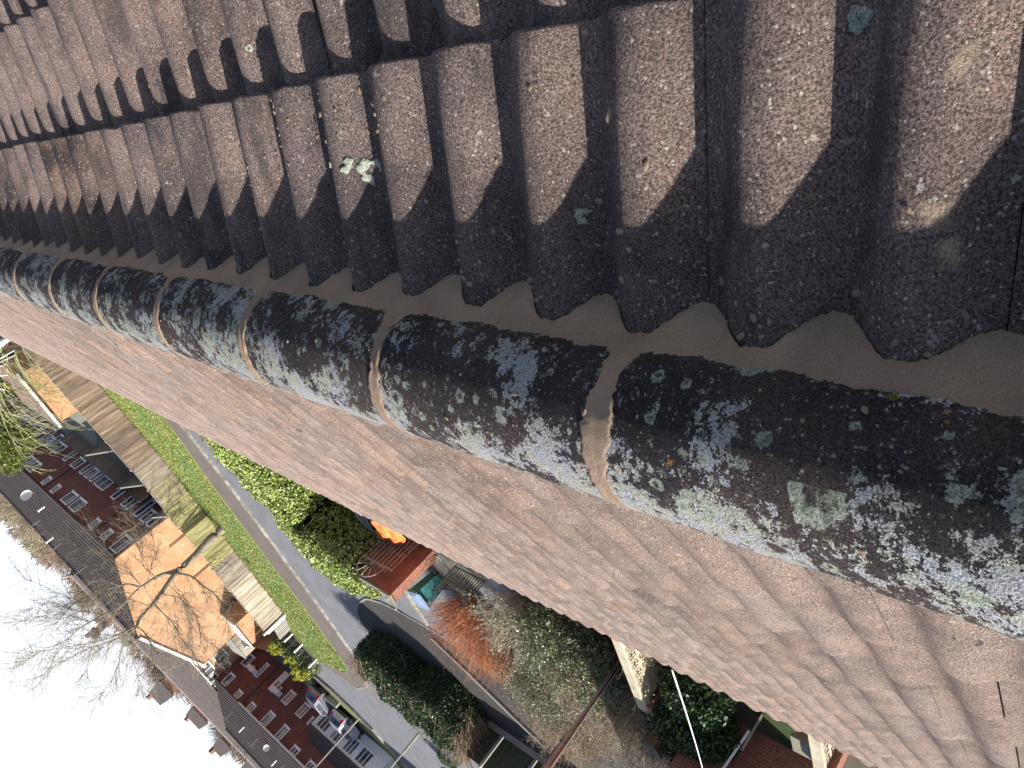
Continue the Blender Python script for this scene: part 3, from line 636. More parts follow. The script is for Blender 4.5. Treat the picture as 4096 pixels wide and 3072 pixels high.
for px, py, L in ((560, 405, 1.3), (728, 600, 1.6), (900, 820, 1.5)):
    d = ray(*c2(px, py)); p = Vector((0, 0, 7)) + d * (54.15 / d.y); mm = MB(); mm.tube([(p.x, 54.2, 0), (p.x, 54.2, p.z + L)], .045, 6); mm.build('waste_pipe', M['metal_dark'], T1)
for px, py in (c2(420, 380), c2(330, 415)):
    pass
# ---- back terrace: sunlit front, joins the far terrace at its corner
L3 = thing('terraced_house', 'back terrace with sunlit orange front and plain grey roof, between the two shaded brick terraces', 'house', (-50, 73, 0))
m = MB(); m.ext([(-39, 69.4, 0), (-39, 69.4, 5.62), (-39, 76, 7.75), (-39, 82, 5.3), (-39, 82, 0)], (-40, 0, 0)); m.build('wall', M['brick_orange'], L3)
m = MB(); course_roof(m, (-38.8, 69.1, 5.62), (-79, 69.1, 5.62), (-38.8, 76, 7.9), (-79, 76, 7.9), 14, .02); course_roof(m, (-38.8, 82.3, 5.2), (-79, 82.3, 5.2), (-38.8, 76, 7.9), (-79, 76, 7.9), 14, .02)
m.tube([(-38.8, 76, 7.92), (-79, 76, 7.92)], .13, 8, 1.8); m.build('roof', M['roof_grey'], L3)
m = MB(); m.tube([(-38.8, 69.02, 5.52), (-55.4, 69.02, 5.52)], .07, 6); m.build('gutter', M['white'], L3)
def pY(p, y): d = ray(*p); return Vector((0, 0, 7)) + d * (y / d.y)
for p, w, h in ((c5(203, 560), 1.5, 1.3), (c5(62, 692), 1.6, 1.4), (c5(135, 790), 1.4, 1.2), (c5(262, 648), .9, .8)):
    q = pY(p, 69.4); window(L3, 'y', 69.4, q.x - w / 2, q.x + w / 2, q.z - h / 2, q.z + h / 2, (.5,), mat=M['white'])
for x in (-43, -46.2): window(L3, 'y', 69.4, x - .6, x + .6, 3.3, 4.5, (.5,), mat=M['white'])
# ---- far terrace (lower left of the photo): shaded front with white windows
T2 = thing('terraced_house', 'shaded red brick terrace with rows of white windows, cars parked on its drive', 'house', (-60, 55, 0))
xf2, xr2, xb2, ya2, yb2 = -55.5, -61.6, -67.6, 18.0, 69.38
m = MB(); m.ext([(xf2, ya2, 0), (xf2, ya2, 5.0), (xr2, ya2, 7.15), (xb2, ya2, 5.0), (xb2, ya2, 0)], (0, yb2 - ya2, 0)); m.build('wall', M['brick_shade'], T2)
m = MB(); course_roof(m, (xf2 + .35, ya2, 4.95), (xf2 + .35, yb2 + .1, 4.95), (xr2, ya2, 7.3), (xr2, yb2 + .1, 7.3), 14); course_roof(m, (xb2 - .35, ya2, 4.95), (xb2 - .35, yb2 + .1, 4.95), (xr2, ya2, 7.3), (xr2, yb2 + .1, 7.3), 14)
m.tube([(xr2, ya2, 7.31), (xr2, yb2 + .1, 7.31)], .12, 8); m.build('roof', M['roof_tile'], T2)
m = MB(); m.tube([(xf2 + .42, 63.6, 4.93), (xf2 + .42, 50.0, 4.93)], .075, 6); m.build('gutter', M['white'], T2)
m = MB(); m.tube([(xf2 + .42, 69.4, 4.93), (xf2 + .42, 63.65, 4.93)], .07, 6); m.tube([(xf2 + .42, 49.9, 4.93), (xf2 + .42, ya2, 4.93)], .07, 6); m.tube([(xf2 + .05, 63.6, 0), (xf2 + .05, 63.6, 4.9)], .045, 6); m.build('gutter', M['metal_dark'], T2, label='black gutter and downpipe')
for a, b, z0, z1, br in ((68.35, 67.25, 3.5, 4.82, (.33,)), (65.4, 64.5, 4.1, 4.85, (.5,)), (62.6, 61.7, 4.1, 4.85, (.5,)), (59.8, 58.75, 3.55, 4.9, (.4,)), (57.0, 56.05, 3.55, 4.9, (.4,)), (54.2, 53.2, 4.2, 4.88, (.5,)), (51.5, 50.6, 4.2, 4.88, (.5,)),
                         (48.6, 47.4, 3.55, 4.9, (.4,)), (45.6, 44.4, 3.55, 4.9, (.4,)), (42.6, 41.6, 4.1, 4.88, (.5,)),
                         (68.35, 67.25, .95, 2.25, (.33,)), (59.75, 58.7, 1.0, 2.32, (.4,)), (57.05, 56.0, 1.0, 2.32, (.4,)), (55.0, 54.7, 1.5, 2.28, ()), (65.35, 64.75, .6, 2.25, (.5,)), (61.15, 60.85, 1.4, 2.25, ()), (66.55, 66.2, 1.6, 2.25, ())):
    window(T2, 'x', xf2, a, b, z0, z1, br)
def front_door(par, x, a, b, z1):
    m = MB(); m.box2((x + .01, b, 0), (x + .09, a, z1)); o = m.build('door', M['upvc'], par); g = MB(); g.box2((x + .092, b + .25, 1.1), (x + .098, a - .25, z1 - .25)); g.build('pane', M['glass'], o)
front_door(T2, xf2, 62.35, 61.4, 2.3); front_door(T2, xf2, 53.6, 52.8, 2.2)
for yy in (65.9, 60.95):      # box canopies over the doors
    m = MB(); m.box2((xf2, yy - .7, 1.75), (xf2 + .7, yy + .7, 2.2)); m.build('door_canopy', M['upvc'], T2)
# lean-to porch with white end and bay windows
m = MB(); m.ext([(xf2, 52.5, 0), (xf2, 52.5, 3.2), (xf2 + 2.1, 52.5, 2.3), (xf2 + 2.1, 52.5, 0)], (0, -9.5, 0)); pr = m.build('porch', M['upvc'], T2)
m = MB(); course_roof(m, (xf2 + 2.3, 52.6, 2.25), (xf2 + 2.3, 42.9, 2.25), (xf2, 52.6, 3.25), (xf2, 42.9, 3.25), 6); m.build('porch_roof', M['roof_tile'], pr)
for a, b in ((52.0, 50.4), (49.8, 48.3), (47.8, 46.4), (46.0, 44.4)): window(T2, 'x', xf2 + 2.1, a, b, .7, 2.1, (.33, .66))
for yy in (66, 60.5, 55.5, 51, 47): aerial(T2, (xf2 - 2.0, yy, 5.8), 1.0, random.uniform(-.7, .7))
for yy, zz in ((63.8, 0), (57.2, 0)):
    mm = MB(); x_ = xf2 - 2.6; z_ = 6.05; mm.tube([(x_, yy, z_ - .2), (x_, yy, z_ + .65)], .08, 8); mm.build('flue_pipe', M['white'], T2)
dish(T2, (xf2 - 1.6, 58.3, 5.95), .3, (.7, -.6, .3))
# ---- brick outhouse and timber panel at the gable's foot
O1 = thing('outhouse', 'low orange brick outhouse with pale flat roof, at the foot of the sunlit gable', 'outhouse', (-40.3, 53.2, 0))
m = MB(); m.box2((-38.9, 51.9, 0), (-41.6, 54.25, 1.95)); m.build('wall', M['brick_orange'], O1); m = MB(); m.box2((-38.75, 51.75, 1.953), (-41.75, 54.25, 2.05)); m.build('roof', M['white'], O1)
p1 = G(*c5(612, 300)); m = MB()
p0 = Vector((-39.0, 47.0, 0))
fp = thing('fence_panel', 'brown timber fence panel with a white end post, between gable and conifer', 'fence', (p1.x, p1.y, 0))
dv = (p0 - p1); n = 24
for i in range(n): a = p1 + dv * (i / n); b_ = p1 + dv * ((i + .93) / n); m.ext([(a.x, a.y, .05), (b_.x, b_.y, .05), (b_.x, b_.y, 1.8), (a.x, a.y, 1.8)], (0, -.02, 0), random.uniform(.8, 1.5))
m.build('boards', simple('brown_fence_board', (0.20, 0.12, 0.085), (0.14, 0.09, 0.065), 3), fp)
m = MB(); m.box((p1.x, p1.y - .1, 1.05), (.11, .11, 2.1)); m.build('post', M['white'], fp)
sh = thing('garden_shed', 'weathered pale timber shed with a dark window, below the sunlit back terrace', 'shed', (G(*c5(440, 500))[0], 62, 0))
q = pY(c5(350, 500), 60.0); m = MB(); 
for i in range(11): m.box((q.x - 1.25 + .25 * i, 60.0, 1.1), (.23, .04, 2.2), 0, random.uniform(.75, 1.15))
m.box2((q.x - 1.4, 60.03, 0), (q.x + 1.4, 62, 2.15)); m.build('boards', M['wood'], sh); m = MB(); m.box2((q.x - .5, 59.94, 1.0), (q.x + .35, 59.97, 1.7)); m.build('window', M['glass'], sh)
m = MB(); m.ext([(q.x - 1.5, 59.9, 2.2), (q.x + 1.5, 59.9, 2.2), (q.x + 1.5, 62.1, 2.45), (q.x - 1.5, 62.1, 2.45)], (0, 0, .05)); m.build('roof', M['metal_pale'], sh)
# ---- cars
def make_car(paint, label):
    t_ = thing('parked_car', label, 'car')
    prof = [(-2.02, .42), (-2.06, .62), (-2.0, .86), (-1.95, .95), (-1.0, .98), (.55, .96), (1.0, .93), (1.75, .80), (2.0, .68), (2.08, .5), (2.02, .3), (1.68, .24), (-1.7, .24), (-1.98, .3)]
    def sect(y, inset, m, b):
        for x, z in prof: m.v.append((x * (1 - inset * .03), y, z if z > .35 else z + inset * .05))
    m = MB(); secs = [(-.86, 1.2), (-.85, .5), (-.78, 0), (.78, 0), (.85, .5), (.86, 1.2)]; n = len(prof)
    secs = [(-.80, 2.2), (-.855, .8), (-.845, .1), (0, -.6), (.845, .1), (.855, .8), (.80, 2.2)]
    for y, i_ in secs:
        for x, z in prof:
            bulge = 1 - .035 * max(0, i_); m.v.append((x * bulge, y, z if z < .5 else z - (.05 if abs(y) > .84 and z > .9 else 0) - (.03 if abs(y) == .8 else 0)))
    for j in range(len(secs) - 1):
        for i in range(n): m.f.append((j * n + i, j * n + (i + 1) % n, (j + 1) * n + (i + 1) % n, (j + 1) * n + i)); m.c.append(1)
    m.f.append(tuple(range(n))); m.f.append(tuple((len(secs) - 1) * n + i for i in reversed(range(n)))); m.c += [1, 1]
    body = m.build('body', paint, t_, 35)
    m = MB(); cab = [(-1.93, .93), (-1.62, 1.40), (-1.1, 1.475), (-.2, 1.49), (.25, 1.42), (1.08, .93)]; k = len(cab); base = []
    for y, sc in ((-.80, 0), (-.60, 1), (.60, 1), (.80, 0)):
        pass
    for sgn in (-1, 1):
        for x, z in cab: m.v.append((x, sgn * (.80 - (z - .93) * .33), z))
    for i in range(k - 1): m.f.append((i, i + 1, k + i + 1, k + i)); m.c.append(1)
    m.f.append(tuple(range(k))); m.f.append(tuple(k + i for i in reversed(range(k)))); m.c += [1, 1]
    m.build('cabin', paint, t_, 35)
    gm = MB()
    def pan(ps, off=.008):
        P = [Vector(p) for p in ps]; nr = (P[1] - P[0]).cross(P[2] - P[0]).normalized(); ctr = sum(P, Vector()) / len(P)
        if nr.dot(ctr - Vector((-.3, 0, 1.0))) < 0: nr = -nr
        gm.ext([p + nr * .002 for p in P], nr * off)
    def yz(z): return .80 - (z - .93) * .33
    for sgn in (-1, 1):
        pan([(-1.45, sgn * yz(1.02), 1.02), (-.42, sgn * yz(1.02), 1.02), (-.42, sgn * yz(1.38), 1.38), (-1.25, sgn * yz(1.38), 1.38)]); pan([(-.34, sgn * yz(1.02), 1.02), (.78, sgn * yz(1.02), 1.02), (.22, sgn * yz(1.36), 1.36), (-.34, sgn * yz(1.38), 1.38)])
    pan([(-1.885, -.66, 1.0), (-1.885, .66, 1.0), (-1.66, .56, 1.34), (-1.66, -.56, 1.34)], .012); pan([(.97, -.66, 1.0), (.97, .66, 1.0), (.36, .55, 1.36), (.36, -.55, 1.36)], .012)
    gm.build('windows', M['glass'], t_)
    for wx in (-1.3, 1.32):
        for sgn in (-1, 1):
            m = MB(); y0 = sgn * .66; y1 = sgn * .865; m.tube([(wx, y0, .31), (wx, y0 + sgn * .01, .31), (wx, y1 - sgn * .02, .31), (wx, y1, .31)], [.27, .31, .31, .27], 22)
            w_ = m.build('wheel', M['rubber'], t_, 40); m = MB()
            for s_ in range(5): a = s_ * 2 * math.pi / 5; m.bar((wx, y1 + sgn * .004, .31), (wx + .19 * math.cos(a), y1 + sgn * .004, .31 + .19 * math.sin(a)), .02, .06)
            m.tube([(wx, y1 - sgn * .01, .31), (wx, y1 + sgn * .008, .31)], .055, 10)
            for s_ in range(20): a = s_ * math.pi / 10; b_ = a + math.pi / 10; m.bar((wx + .2 * math.cos(a), y1 + sgn * .002, .31 + .2 * math.sin(a)), (wx + .2 * math.cos(b_), y1 + sgn * .002, .31 + .2 * math.sin(b_)), .03, .03)
            m.build('rim', M['metal_pale'], w_)
            m = MB()
            for s_ in range(12): a = math.pi * s_ / 12; b_ = math.pi * (s_ + 1) / 12; m.bar((wx + .335 * math.cos(a), sgn * .845, .31 + .335 * math.sin(a)), (wx + .335 * math.cos(b_), sgn * .845, .31 + .335 * math.sin(b_)), .05, .03)
            m.build('wheel_arch', M['rubber'], t_)
    for sgn in (-1, 1):
        m = MB(); m.box((-2.0, sgn * .70, .86), (.12, .22, .26)); m.build('tail_light', simple('tail_light_red', (.65, .01, .02), None, 5, .25), t_)
        m = MB(); m.box((1.9, sgn * .64, .68), (.22, .30, .14)); m.build('headlight', M['white'], t_)
        m = MB(); m.box((.62, sgn * .92, 1.0), (.12, .16, .11)); m.build('wing_mirror', paint, t_)
    m = MB(); m.box((-2.068, 0, .72), (.02, .52, .11)); m.build('number_plate', simple('yellow_plate', (.75, .45, .02), None, 5, .4), t_)
    m = MB(); m.box((-2.05, 0, .42), (.06, 1.45, .12)); m.build('bumper', M['rubber'], t_)
    return t_
ch = math.radians(173.7)
def put_car(t_, wheel, h=ch):
    c_ = Vector(wheel) - Vector((math.cos(h) * -1.3 - math.sin(h) * .8, math.sin(h) * -1.3 + math.cos(h) * .8, 0)); t_.location = c_; t_.rotation_euler = (0, 0, h)
carA = make_car(M['car_silver'], 'silver hatchback beside the lamp post on the far drive'); carA['group'] = 'cars parked on the far drive'; put_car(carA, (-50.74, 46.69, .015))
carB = make_car(M['car_grey'], 'dark grey hatchback nearest the yellow tipped conifer on the far drive'); carB['group'] = 'cars parked on the far drive'; put_car(carB, (-49.01, 49.0, .015))
carC = make_car(simple('pale_blue_paint', (.42, .50, .66), None, 2, .25, spec=.6), 'pale blue car glimpsed behind the dark hedge on the road'); carC.location = (-41.5, 27.2, .01); carC.rotation_euler = (0, 0, math.radians(222))
# ---- lamp posts
def lamp_post(x, y, label):
    t_ = thing('lamp_post', label, 'lamp post', (x, y, 0), 0, 'pale lamp posts by the far road'); m = MB(); m.tube([(x, y, 0), (x, y, 1.4), (x, y, 1.45), (x, y, 8.2)], [.085, .085, .06, .045], 10); m.build('pole', M['concrete'], t_)
    m = MB(); m.tube([(x, y, 8.2), (x + .15, y - .1, 8.55), (x + .8, y - .5, 8.7)], .03, 6); m.build('arm', M['metal_pale'], t_); m = MB(); m.box((x + 1.05, y - .66, 8.68), (.6, .22, .14), -.55); m.build('lamp_head', M['metal_pale'], t_)
lamp_post(-48.3, 43.94, 'pale lamp post crossing in front of the silver hatchback'); lamp_post(-38.2, 30.3, 'pale lamp post standing by the far road at the lower edge, away from the cars')
# low wall and kerb along the far road
m = MB(); pp = [Vector(p + (0.09,)) for p in [(-46.6, 53.0)] + r2b + [(-76, 20)]]
for a, b_ in zip(pp, pp[1:]): m.bar(a, b_, .16, .18)
struct(m.build('far_kerb', M['kerb']))
dw = thing('low_wall', 'low grey garden wall between the far drive and the road', 'wall', (-50, 45, 0)); m = MB()
for a, b_ in (((-49.2, 51.0), (-48.9, 47.2)),): m.bar((*a, .25), (*b_, .25), .15, .5)
m.build('wall', M['concrete'], dw)
# ---- distant houses
def far_house(name, label, p0, p1, ptop, D, hr, depth=9, wall='far', base=2.0):
    a = PD(*p0, D); b_ = PD(*p1, D); top = PD(*ptop, D).z; d = (b_ - a); d.z = 0; w = d.length; d.normalize(); nrm = Vector((-d.y, d.x, 0))
    if nrm.dot(Vector((a.x, a.y, 0))) < 0: nrm = -nrm
    t_ = thing(name, label, 'house', ((a.x + b_.x) / 2, (a.y + b_.y) / 2, 0)); m = MB()
    P = [Vector((a.x, a.y, base)), Vector((b_.x, b_.y, base)), Vector((b_.x, b_.y, top)), Vector((a.x, a.y, top))]; m.ext(P, nrm * depth); m.build('wall', M[wall], t_)
    r0 = Vector((a.x, a.y, top + hr)) + nrm * depth / 2; r1 = Vector((b_.x, b_.y, top + hr)) + nrm * depth / 2; m = MB()
    A = Vector((a.x, a.y, top)) - nrm * .3 - d * .3; B = Vector((b_.x, b_.y, top)) - nrm * .3 + d * .3; Cc = B + nrm * (depth + .6); Dd = A + nrm * (depth + .6)
    m.add([A, B, Cc, Dd, r0, r1], [(0, 1, 5, 4), (2, 3, 4, 5), (1, 2, 5), (3, 0, 4), (3, 2, 1, 0)]); rf = m.build('roof', M['roof_grey'], t_)
    c_ = r0.lerp(r1, .2); m = MB(); m.box((c_.x, c_.y, c_.z + .1), (.55, .55, .9)); m.build('chimney', M['brick_red'], rf)
    m = MB(); q = P[0].lerp(P[1], .5) - nrm * .03; m.box((q.x, q.y, top - 1.5), (1.1, .06, 1.1), math.atan2(d.y, d.x)); m.build('window', M['glass'], t_)
    return t_
far_house('distant_house', 'distant house with pale orange walls below the tips of the bare tree', c3(1125, 1030), c3(1215, 1105), c3(1085, 1110), 128, 2.2)
far_house('distant_house', 'distant brick house half hidden by brown twiggy trees', c3(1330, 1210), c3(1420, 1310), c3(1290, 1270), 135, 1.5)
far_house('distant_house', 'distant house with bright orange gable above the ribbed terrace roof', c3(1500, 1425), c3(1560, 1490), c3(1475, 1470), 115, 1.6, 7)
far_house('distant_house', 'distant pale orange house at the lower edge of the photo', c3(1690, 1570), c3(1790, 1659), c3(1640, 1610), 112, 1.6, 8)
far_house('distant_house', 'small distant house with a pink chimney among the woodland', c3(640, 720), c3(670, 760), c3(620, 735), 150, 1.2, 8)
# ---- hill of woodland behind
V = []; F = []
nx, ny = 70, 14
for j in range(ny + 1):
    for i in range(nx + 1):
        az = math.radians(80 + 85 * i / nx); r = 118 + 40 * j; h = 0 + (0.2 if j == 0 else 1) * (1.5 + 5.0 * (j / ny) ** .8) + math.sin(az * 17 + j) * .4
        V.append((r * math.cos(az), r * math.sin(az), h if j else -.2))
for j in range(ny):
    for i in range(nx): k = j * (nx + 1) + i; F.append((k, k + nx + 1, k + nx + 2, k + 1))
struct(mesh_obj('hills', np.array(V, float), F, M['soil'], None, True, [1.0] * len(F)))
# ================================================================== long board fence, railings, near gardens
fx = [(-5.0, 47.6), (-11.0, 46.0), (-15.14, 44.5), (-19.09, 43.04), (-22.2, 42.7), (-25.27, 42.40), (-29.3, 42.1), (-33.31, 41.80)]
bf = thing('board_fence', 'long weathered board fence, brown to green to pale grey, standing behind the grass verge', 'fence', (-20, 43, 0))
def fcol(x):
    if x > -16.0: return (.88, .74, .66)
    if x > -18.6: return (.80, .68, .60)
    if x > -20.2: return (.95, .90, .84)
    if x > -22.6: return (1.10, 1.10, .80)
    if x > -26.4: return (1.05, 1.12, .62)
    if x > -29.3: return (.92, .88, .86)
    return (1.35, 1.33, 1.24)
rf = random.Random(12)
for (a, b_) in zip(fx, fx[1:]):
    a = Vector((*a, 0)); b_ = Vector((*b_, 0)); L = (b_ - a).length; np_ = max(1, round(L / 1.83))
    for pnl in range(np_):
        p = a.lerp(b_, pnl / np_); q = a.lerp(b_, (pnl + 1) / np_); d = (q - p).normalized(); nr = Vector((d.y, -d.x, 0)); nr = nr if nr.y < 0 else -nr
        m = MB(); n = 15; top = 1.83 + rf.uniform(-.05, .06); base = fcol((p.x + q.x) / 2); pv = rf.uniform(.82, 1.12)
        for i in range(n):
            s = p.lerp(q, i / n); e = p.lerp(q, (i + .965) / n); t_ = rf.uniform(.66, 1.2) * pv; hh = top + rf.uniform(-.035, .02); off = nr * rf.uniform(0, .012)
            w = d * .012 * rf.uniform(-1, 1)
            m.ext([s + off + Vector((0, 0, .12)), e + off + Vector((0, 0, .12)), e + off + w + Vector((0, 0, hh)), s + off + w + Vector((0, 0, hh))], -nr * .018, 1); m.c[-6:] = [tuple(c * t_ for c in base)] * 6
        m.build('panel', M['wood'], bf)
        m = MB(); m.box((p.x - nr.x * .07, p.y - nr.y * .07, .95), (.09, .09, 1.95), math.atan2(d.y, d.x)); m.build('post', M['wood'], bf)
        m = MB(); m.bar(p - nr * .0 + Vector((0, 0, top + .03)), q + Vector((0, 0, top + .03)), .06, .03); m.build('cap_rail', M['concrete'], bf)
# gravel line of pale posts and low dividing fences of the gardens behind
def low_fence(name, label, p0, p1, h=1.5, mat='paint_wood', cap='concrete'):
    t_ = thing(name, label, 'fence', (p0[0], p0[1], 0)); m = MB(); p0 = Vector((*p0, 0)); p1 = Vector((*p1, 0)); n = max(4, int((p1 - p0).length / .15))
    for i in range(n):
        s = p0.lerp(p1, i / n); e = p0.lerp(p1, (i + .95) / n); d = (e - s).normalized(); nr = Vector((-d.y, d.x, 0)); m.ext([s, e, e + Vector((0, 0, h)), s + Vector((0, 0, h))], nr * .02, rf.uniform(.8, 1.3))
    m.build('boards', M[mat], t_); m = MB(); m.bar(p0 + Vector((0, 0, h + .03)), p1 + Vector((0, 0, h + .03)), .10, .05); m.build('cap_rail', M[cap], t_)
low_fence('garden_fence', 'dark garden fence with pale top between grey flagged yard and next garden', (-18.9, 46.4), (-24.2, 62), 1.45)
low_fence('garden_fence', 'middle dark garden fence with pale top running back to the shaded terrace', (-21.5, 45.6), (-27.3, 60.5), 1.45)
low_fence('garden_fence', 'dark garden fence with pale top nearest the orange gable', (-24.2, 45.2), (-28.7, 55.6), 1.35)
low_fence('garden_fence', 'dark back garden fence along the foot of the left terrace', (-25.5, 72), (-27.3, 56.0), 1.2, cap='paint_wood')
sheet('yard_paving', [(-17.5, 49.5), (-21.0, 60), (-23.3, 61.5), (-27.5, 70), (-28.6, 80), (-24, 82), (-20.0, 74), (-19.4, 66), (-19.4, 58)], 0.03, M['stone'])
gr = thing('garage', 'low orange brick garage with white edged roof, seen through the hanging twigs at left', 'garage', (-18, 62, 0))
m = MB(); m.box2((-14.8, 56.5, 0), (-19.0, 66, 2.0)); m.build('wall', M['brick_orange'], gr); m = MB(); m.box2((-14.6, 56.3, 2.01), (-19.2, 66.2, 2.10)); m.build('roof', M['brick_red'], gr)
m = MB(); m.box2((-14.6, 56.22, 1.96), (-19.2, 56.28, 2.14)); m.box2((-19.22, 56.3, 1.96), (-19.28, 66.2, 2.14)); m.build('roof_edge', M['white'], gr)
g2 = thing('garage', 'further orange brick garage at the left edge behind the twigs', 'garage', (-12, 66, 0))
m = MB(); m.box2((-8, 62, 0), (-14.6, 74, 2.6)); m.build('wall', M['brick_orange'], g2); m = MB(); m.ext([(-7.8, 61.8, 2.62), (-7.8, 74.2, 2.62), (-11.3, 74.2, 3.7), (-11.3, 61.8, 3.7)], (0, 0, .06)); m.ext([(-14.8, 61.8, 2.62), (-14.8, 74.2, 2.62), (-11.3, 74.2, 3.7), (-11.3, 61.8, 3.7)], (0, 0, .06)); m.build('roof', M['roof_grey'], g2)
for lb, x, y, c_ in (('small orange storage box in a garden behind the brown fence boards', -14.2, 49.5, (.8, .36, .10)), ('orange storage box beside the grey flagged yard', -17.0, 50.8, (.85, .40, .12))):
    m = MB(); m.box((x, y, .55), (1.0, .9, 1.1), .3); m.box((x, y, 1.13), (1.08, .98, .05), .3); tag(m.build('storage_box', simple('orange_panel', c_), None), lb, 'box')
for i, (x, y, s) in enumerate(((-15.3, 48.3, .8), (-18.3, 47.3, .7))):
    m = MB(); m.box((x, y, s * .5), (s, s * .8, s), .5); m.box((x + .6, y + .5, s * .3), (.4, .4, s * .6), .2, 2.2); tag(m.build('garden_clutter', M['metal_dark']), ['dark covered barbecue among pots behind the fence', 'black bin and pots beside the flagged yard'][i], 'garden clutter')
# bracketed end: pale board, lattice gate, low iron railing with three white posts
ge = thing('garden_gate', 'grey slatted gate with white post at the end of the long fence', 'gate', (-34.2, 42.0, 0))
m = MB(); m.box((-33.5, 41.72, 1.0), (.14, .14, 2.0), 0); m.box((-34.3, 42.5, .8), (.10, .10, 1.7)); m.build('post', M['white'], ge)
m = MB()
for i in range(9): s = Vector((-34.4, 42.6, 0)).lerp(Vector((-36.4, 43.6, 0)), i / 9); m.box((s.x, s.y, .6), (.14, .025, 1.1), -.46, rf.uniform(.8, 1.2))
m.build('slats', M['metal_pale'], ge)
rl = thing('iron_railing', 'low dark iron railing with ring scrolls and three white posts, below the yellow tipped conifer', 'railing', (-38, 43.4, 0))
rp = [Vector((-36.4, 44.3, 0)), Vector((-37.06, 43.98, 0)), Vector((-37.92, 43.38, 0)), Vector((-39.08, 42.42, 0))]
for p in rp[1:]:
    m = MB(); m.box((p.x, p.y, .48), (.12, .12, .96)); m.build('post', M['white'], rl)
m = MB()
for a, b_ in zip(rp, rp[1:]):
    m.bar(a + Vector((0, 0, .12)), b_ + Vector((0, 0, .12)), .03, .03); m.bar(a + Vector((0, 0, .56)), b_ + Vector((0, 0, .56)), .03, .03); n = 9
    for i in range(1, n): s = a.lerp(b_, i / n); m.bar(s + Vector((0, 0, .1)), s + Vector((0, 0, .58)), .022, .022)
    for i in range(5):
        c_ = a.lerp(b_, (i + .5) / 5); d = (b_ - a).normalized(); pts = [c_ + d * .075 * math.cos(u) + Vector((0, 0, .66 + .075 * math.sin(u))) for u in np.linspace(0, 2 * math.pi, 11)]; m.tube(pts, .013, 4)
m.build('ironwork', M['metal_dark'], rl)
# ---- brick wall with pier, iron trellis and gate, near the hedge
W1 = thing('garden_wall', 'tall red brick wall ending in a sunlit pier with pale cap stone, beside the hedge', 'wall', (-15, 17, 0))
m = MB(); m.box2((-14.80, 15.72, 0), (-15.14, 16.06, 1.86)); m.build('pier', M['brick_red'], W1, label='sunlit end pier')
m = MB(); m.box2((-14.86, 16.063, 0), (-15.08, 17.3, 1.80)); m.box2((-14.86, 17.3, 0), (-15.08, 20.0, 1.15)); m.build('wall', M['brick_red'], W1)
m = MB(); m.add([(-14.72, 15.64, 1.863), (-15.22, 15.64, 1.863), (-15.22, 16.14, 1.863), (-14.72, 16.14, 1.863), (-14.97, 15.89, 1.98)], [(3, 2, 1, 0), (0, 1, 4), (1, 2, 4), (2, 3, 4), (3, 0, 4)]); m.box((-14.97, 15.89, 1.90), (.50, .50, .07)); m.build('cap_stone', M['stone'], W1)
m = MB(); m.bar((-14.97, 16.14, 1.83), (-14.97, 17.4, 1.83), .16, .05); m.build('coping', M['stone'], W1)
m = MB(); m.box((-13.9, 18.2, .01), (2.0, 4.3, .03)); struct(m.build('brick_path', M['brick_red']))
tr = thing('iron_trellis', 'rusty scrolled iron trellis gate with a half round fan, against the shaded red wall', 'gate', (-14.3, 16.8, 0))
m = MB(); X = -14.55
for i in range(9): y = 16.15 + i * .17; m.bar((X, y, .05), (X, y, 1.35 + (.1 if i % 2 else 0)), .02, .02)
for z in (.12, 1.3): m.bar((X, 16.1, z), (X, 17.6, z), .025, .03)
for i in range(8):
    for z in (.28, .45, .75):
        if (i + int(z * 10)) % 3 == 0: continue
        cy = 16.23 + i * .17; pts = [Vector((X, cy + (.05 + .004 * k) * math.cos(k * .6) * .9, z + (.05 + .003 * k) * math.sin(k * .6))) for k in range(11)]; m.tube(pts, .009, 4)
m.build('bars', M['metal_pale'], tr)
m = MB(); cx, cz = 17.0, 1.35
pts = [Vector((X, cx + .55 * math.cos(u), cz + .55 * math.sin(u))) for u in np.linspace(0, math.pi, 15)]; m.tube(pts, .016, 5); m.bar((X, cx - .56, cz), (X, cx + .56, cz), .025, .025)
for u in (.5, 1.05, 1.57, 2.1, 2.6): m.bar((X, cx, cz), (X, cx + .55 * math.cos(u), cz + .55 * math.sin(u)), .012, .012)
m.build('fan', M['metal_pale'], tr)
gt = thing('iron_gate', 'black iron gate with straight bars and curved top, beside the teal wheelie bin', 'gate', (-14.9, 14.0, 0)); m = MB(); X = -14.88
for i in range(14):
    y = 14.66 - i * .097; s = i / 13; top = 1.12 - .34 * math.sin(s * math.pi) * .9; m.bar((X, y, .06), (X, y, top), .024 if i else .045, .024)
m.bar((X, 14.68, .14), (X, 13.38, .14), .03, .03); pts = [Vector((X, 14.66 - s * 1.26, 1.12 - .306 * math.sin(s * math.pi))) for s in np.linspace(0, 1, 13)]; m.tube(pts, .018, 5)
m.bar((X, 14.68, .62), (X, 13.38, .62), .025, .025)
for i in range(6):
    for z in (.38, .5): cy = 14.5 - i * .2; m.tube([Vector((X, cy + .05 * math.cos(k * .6), z + .05 * math.sin(k * .6))) for k in range(10)], .009, 4)
m.build('bars', M['metal_dark'], gt)
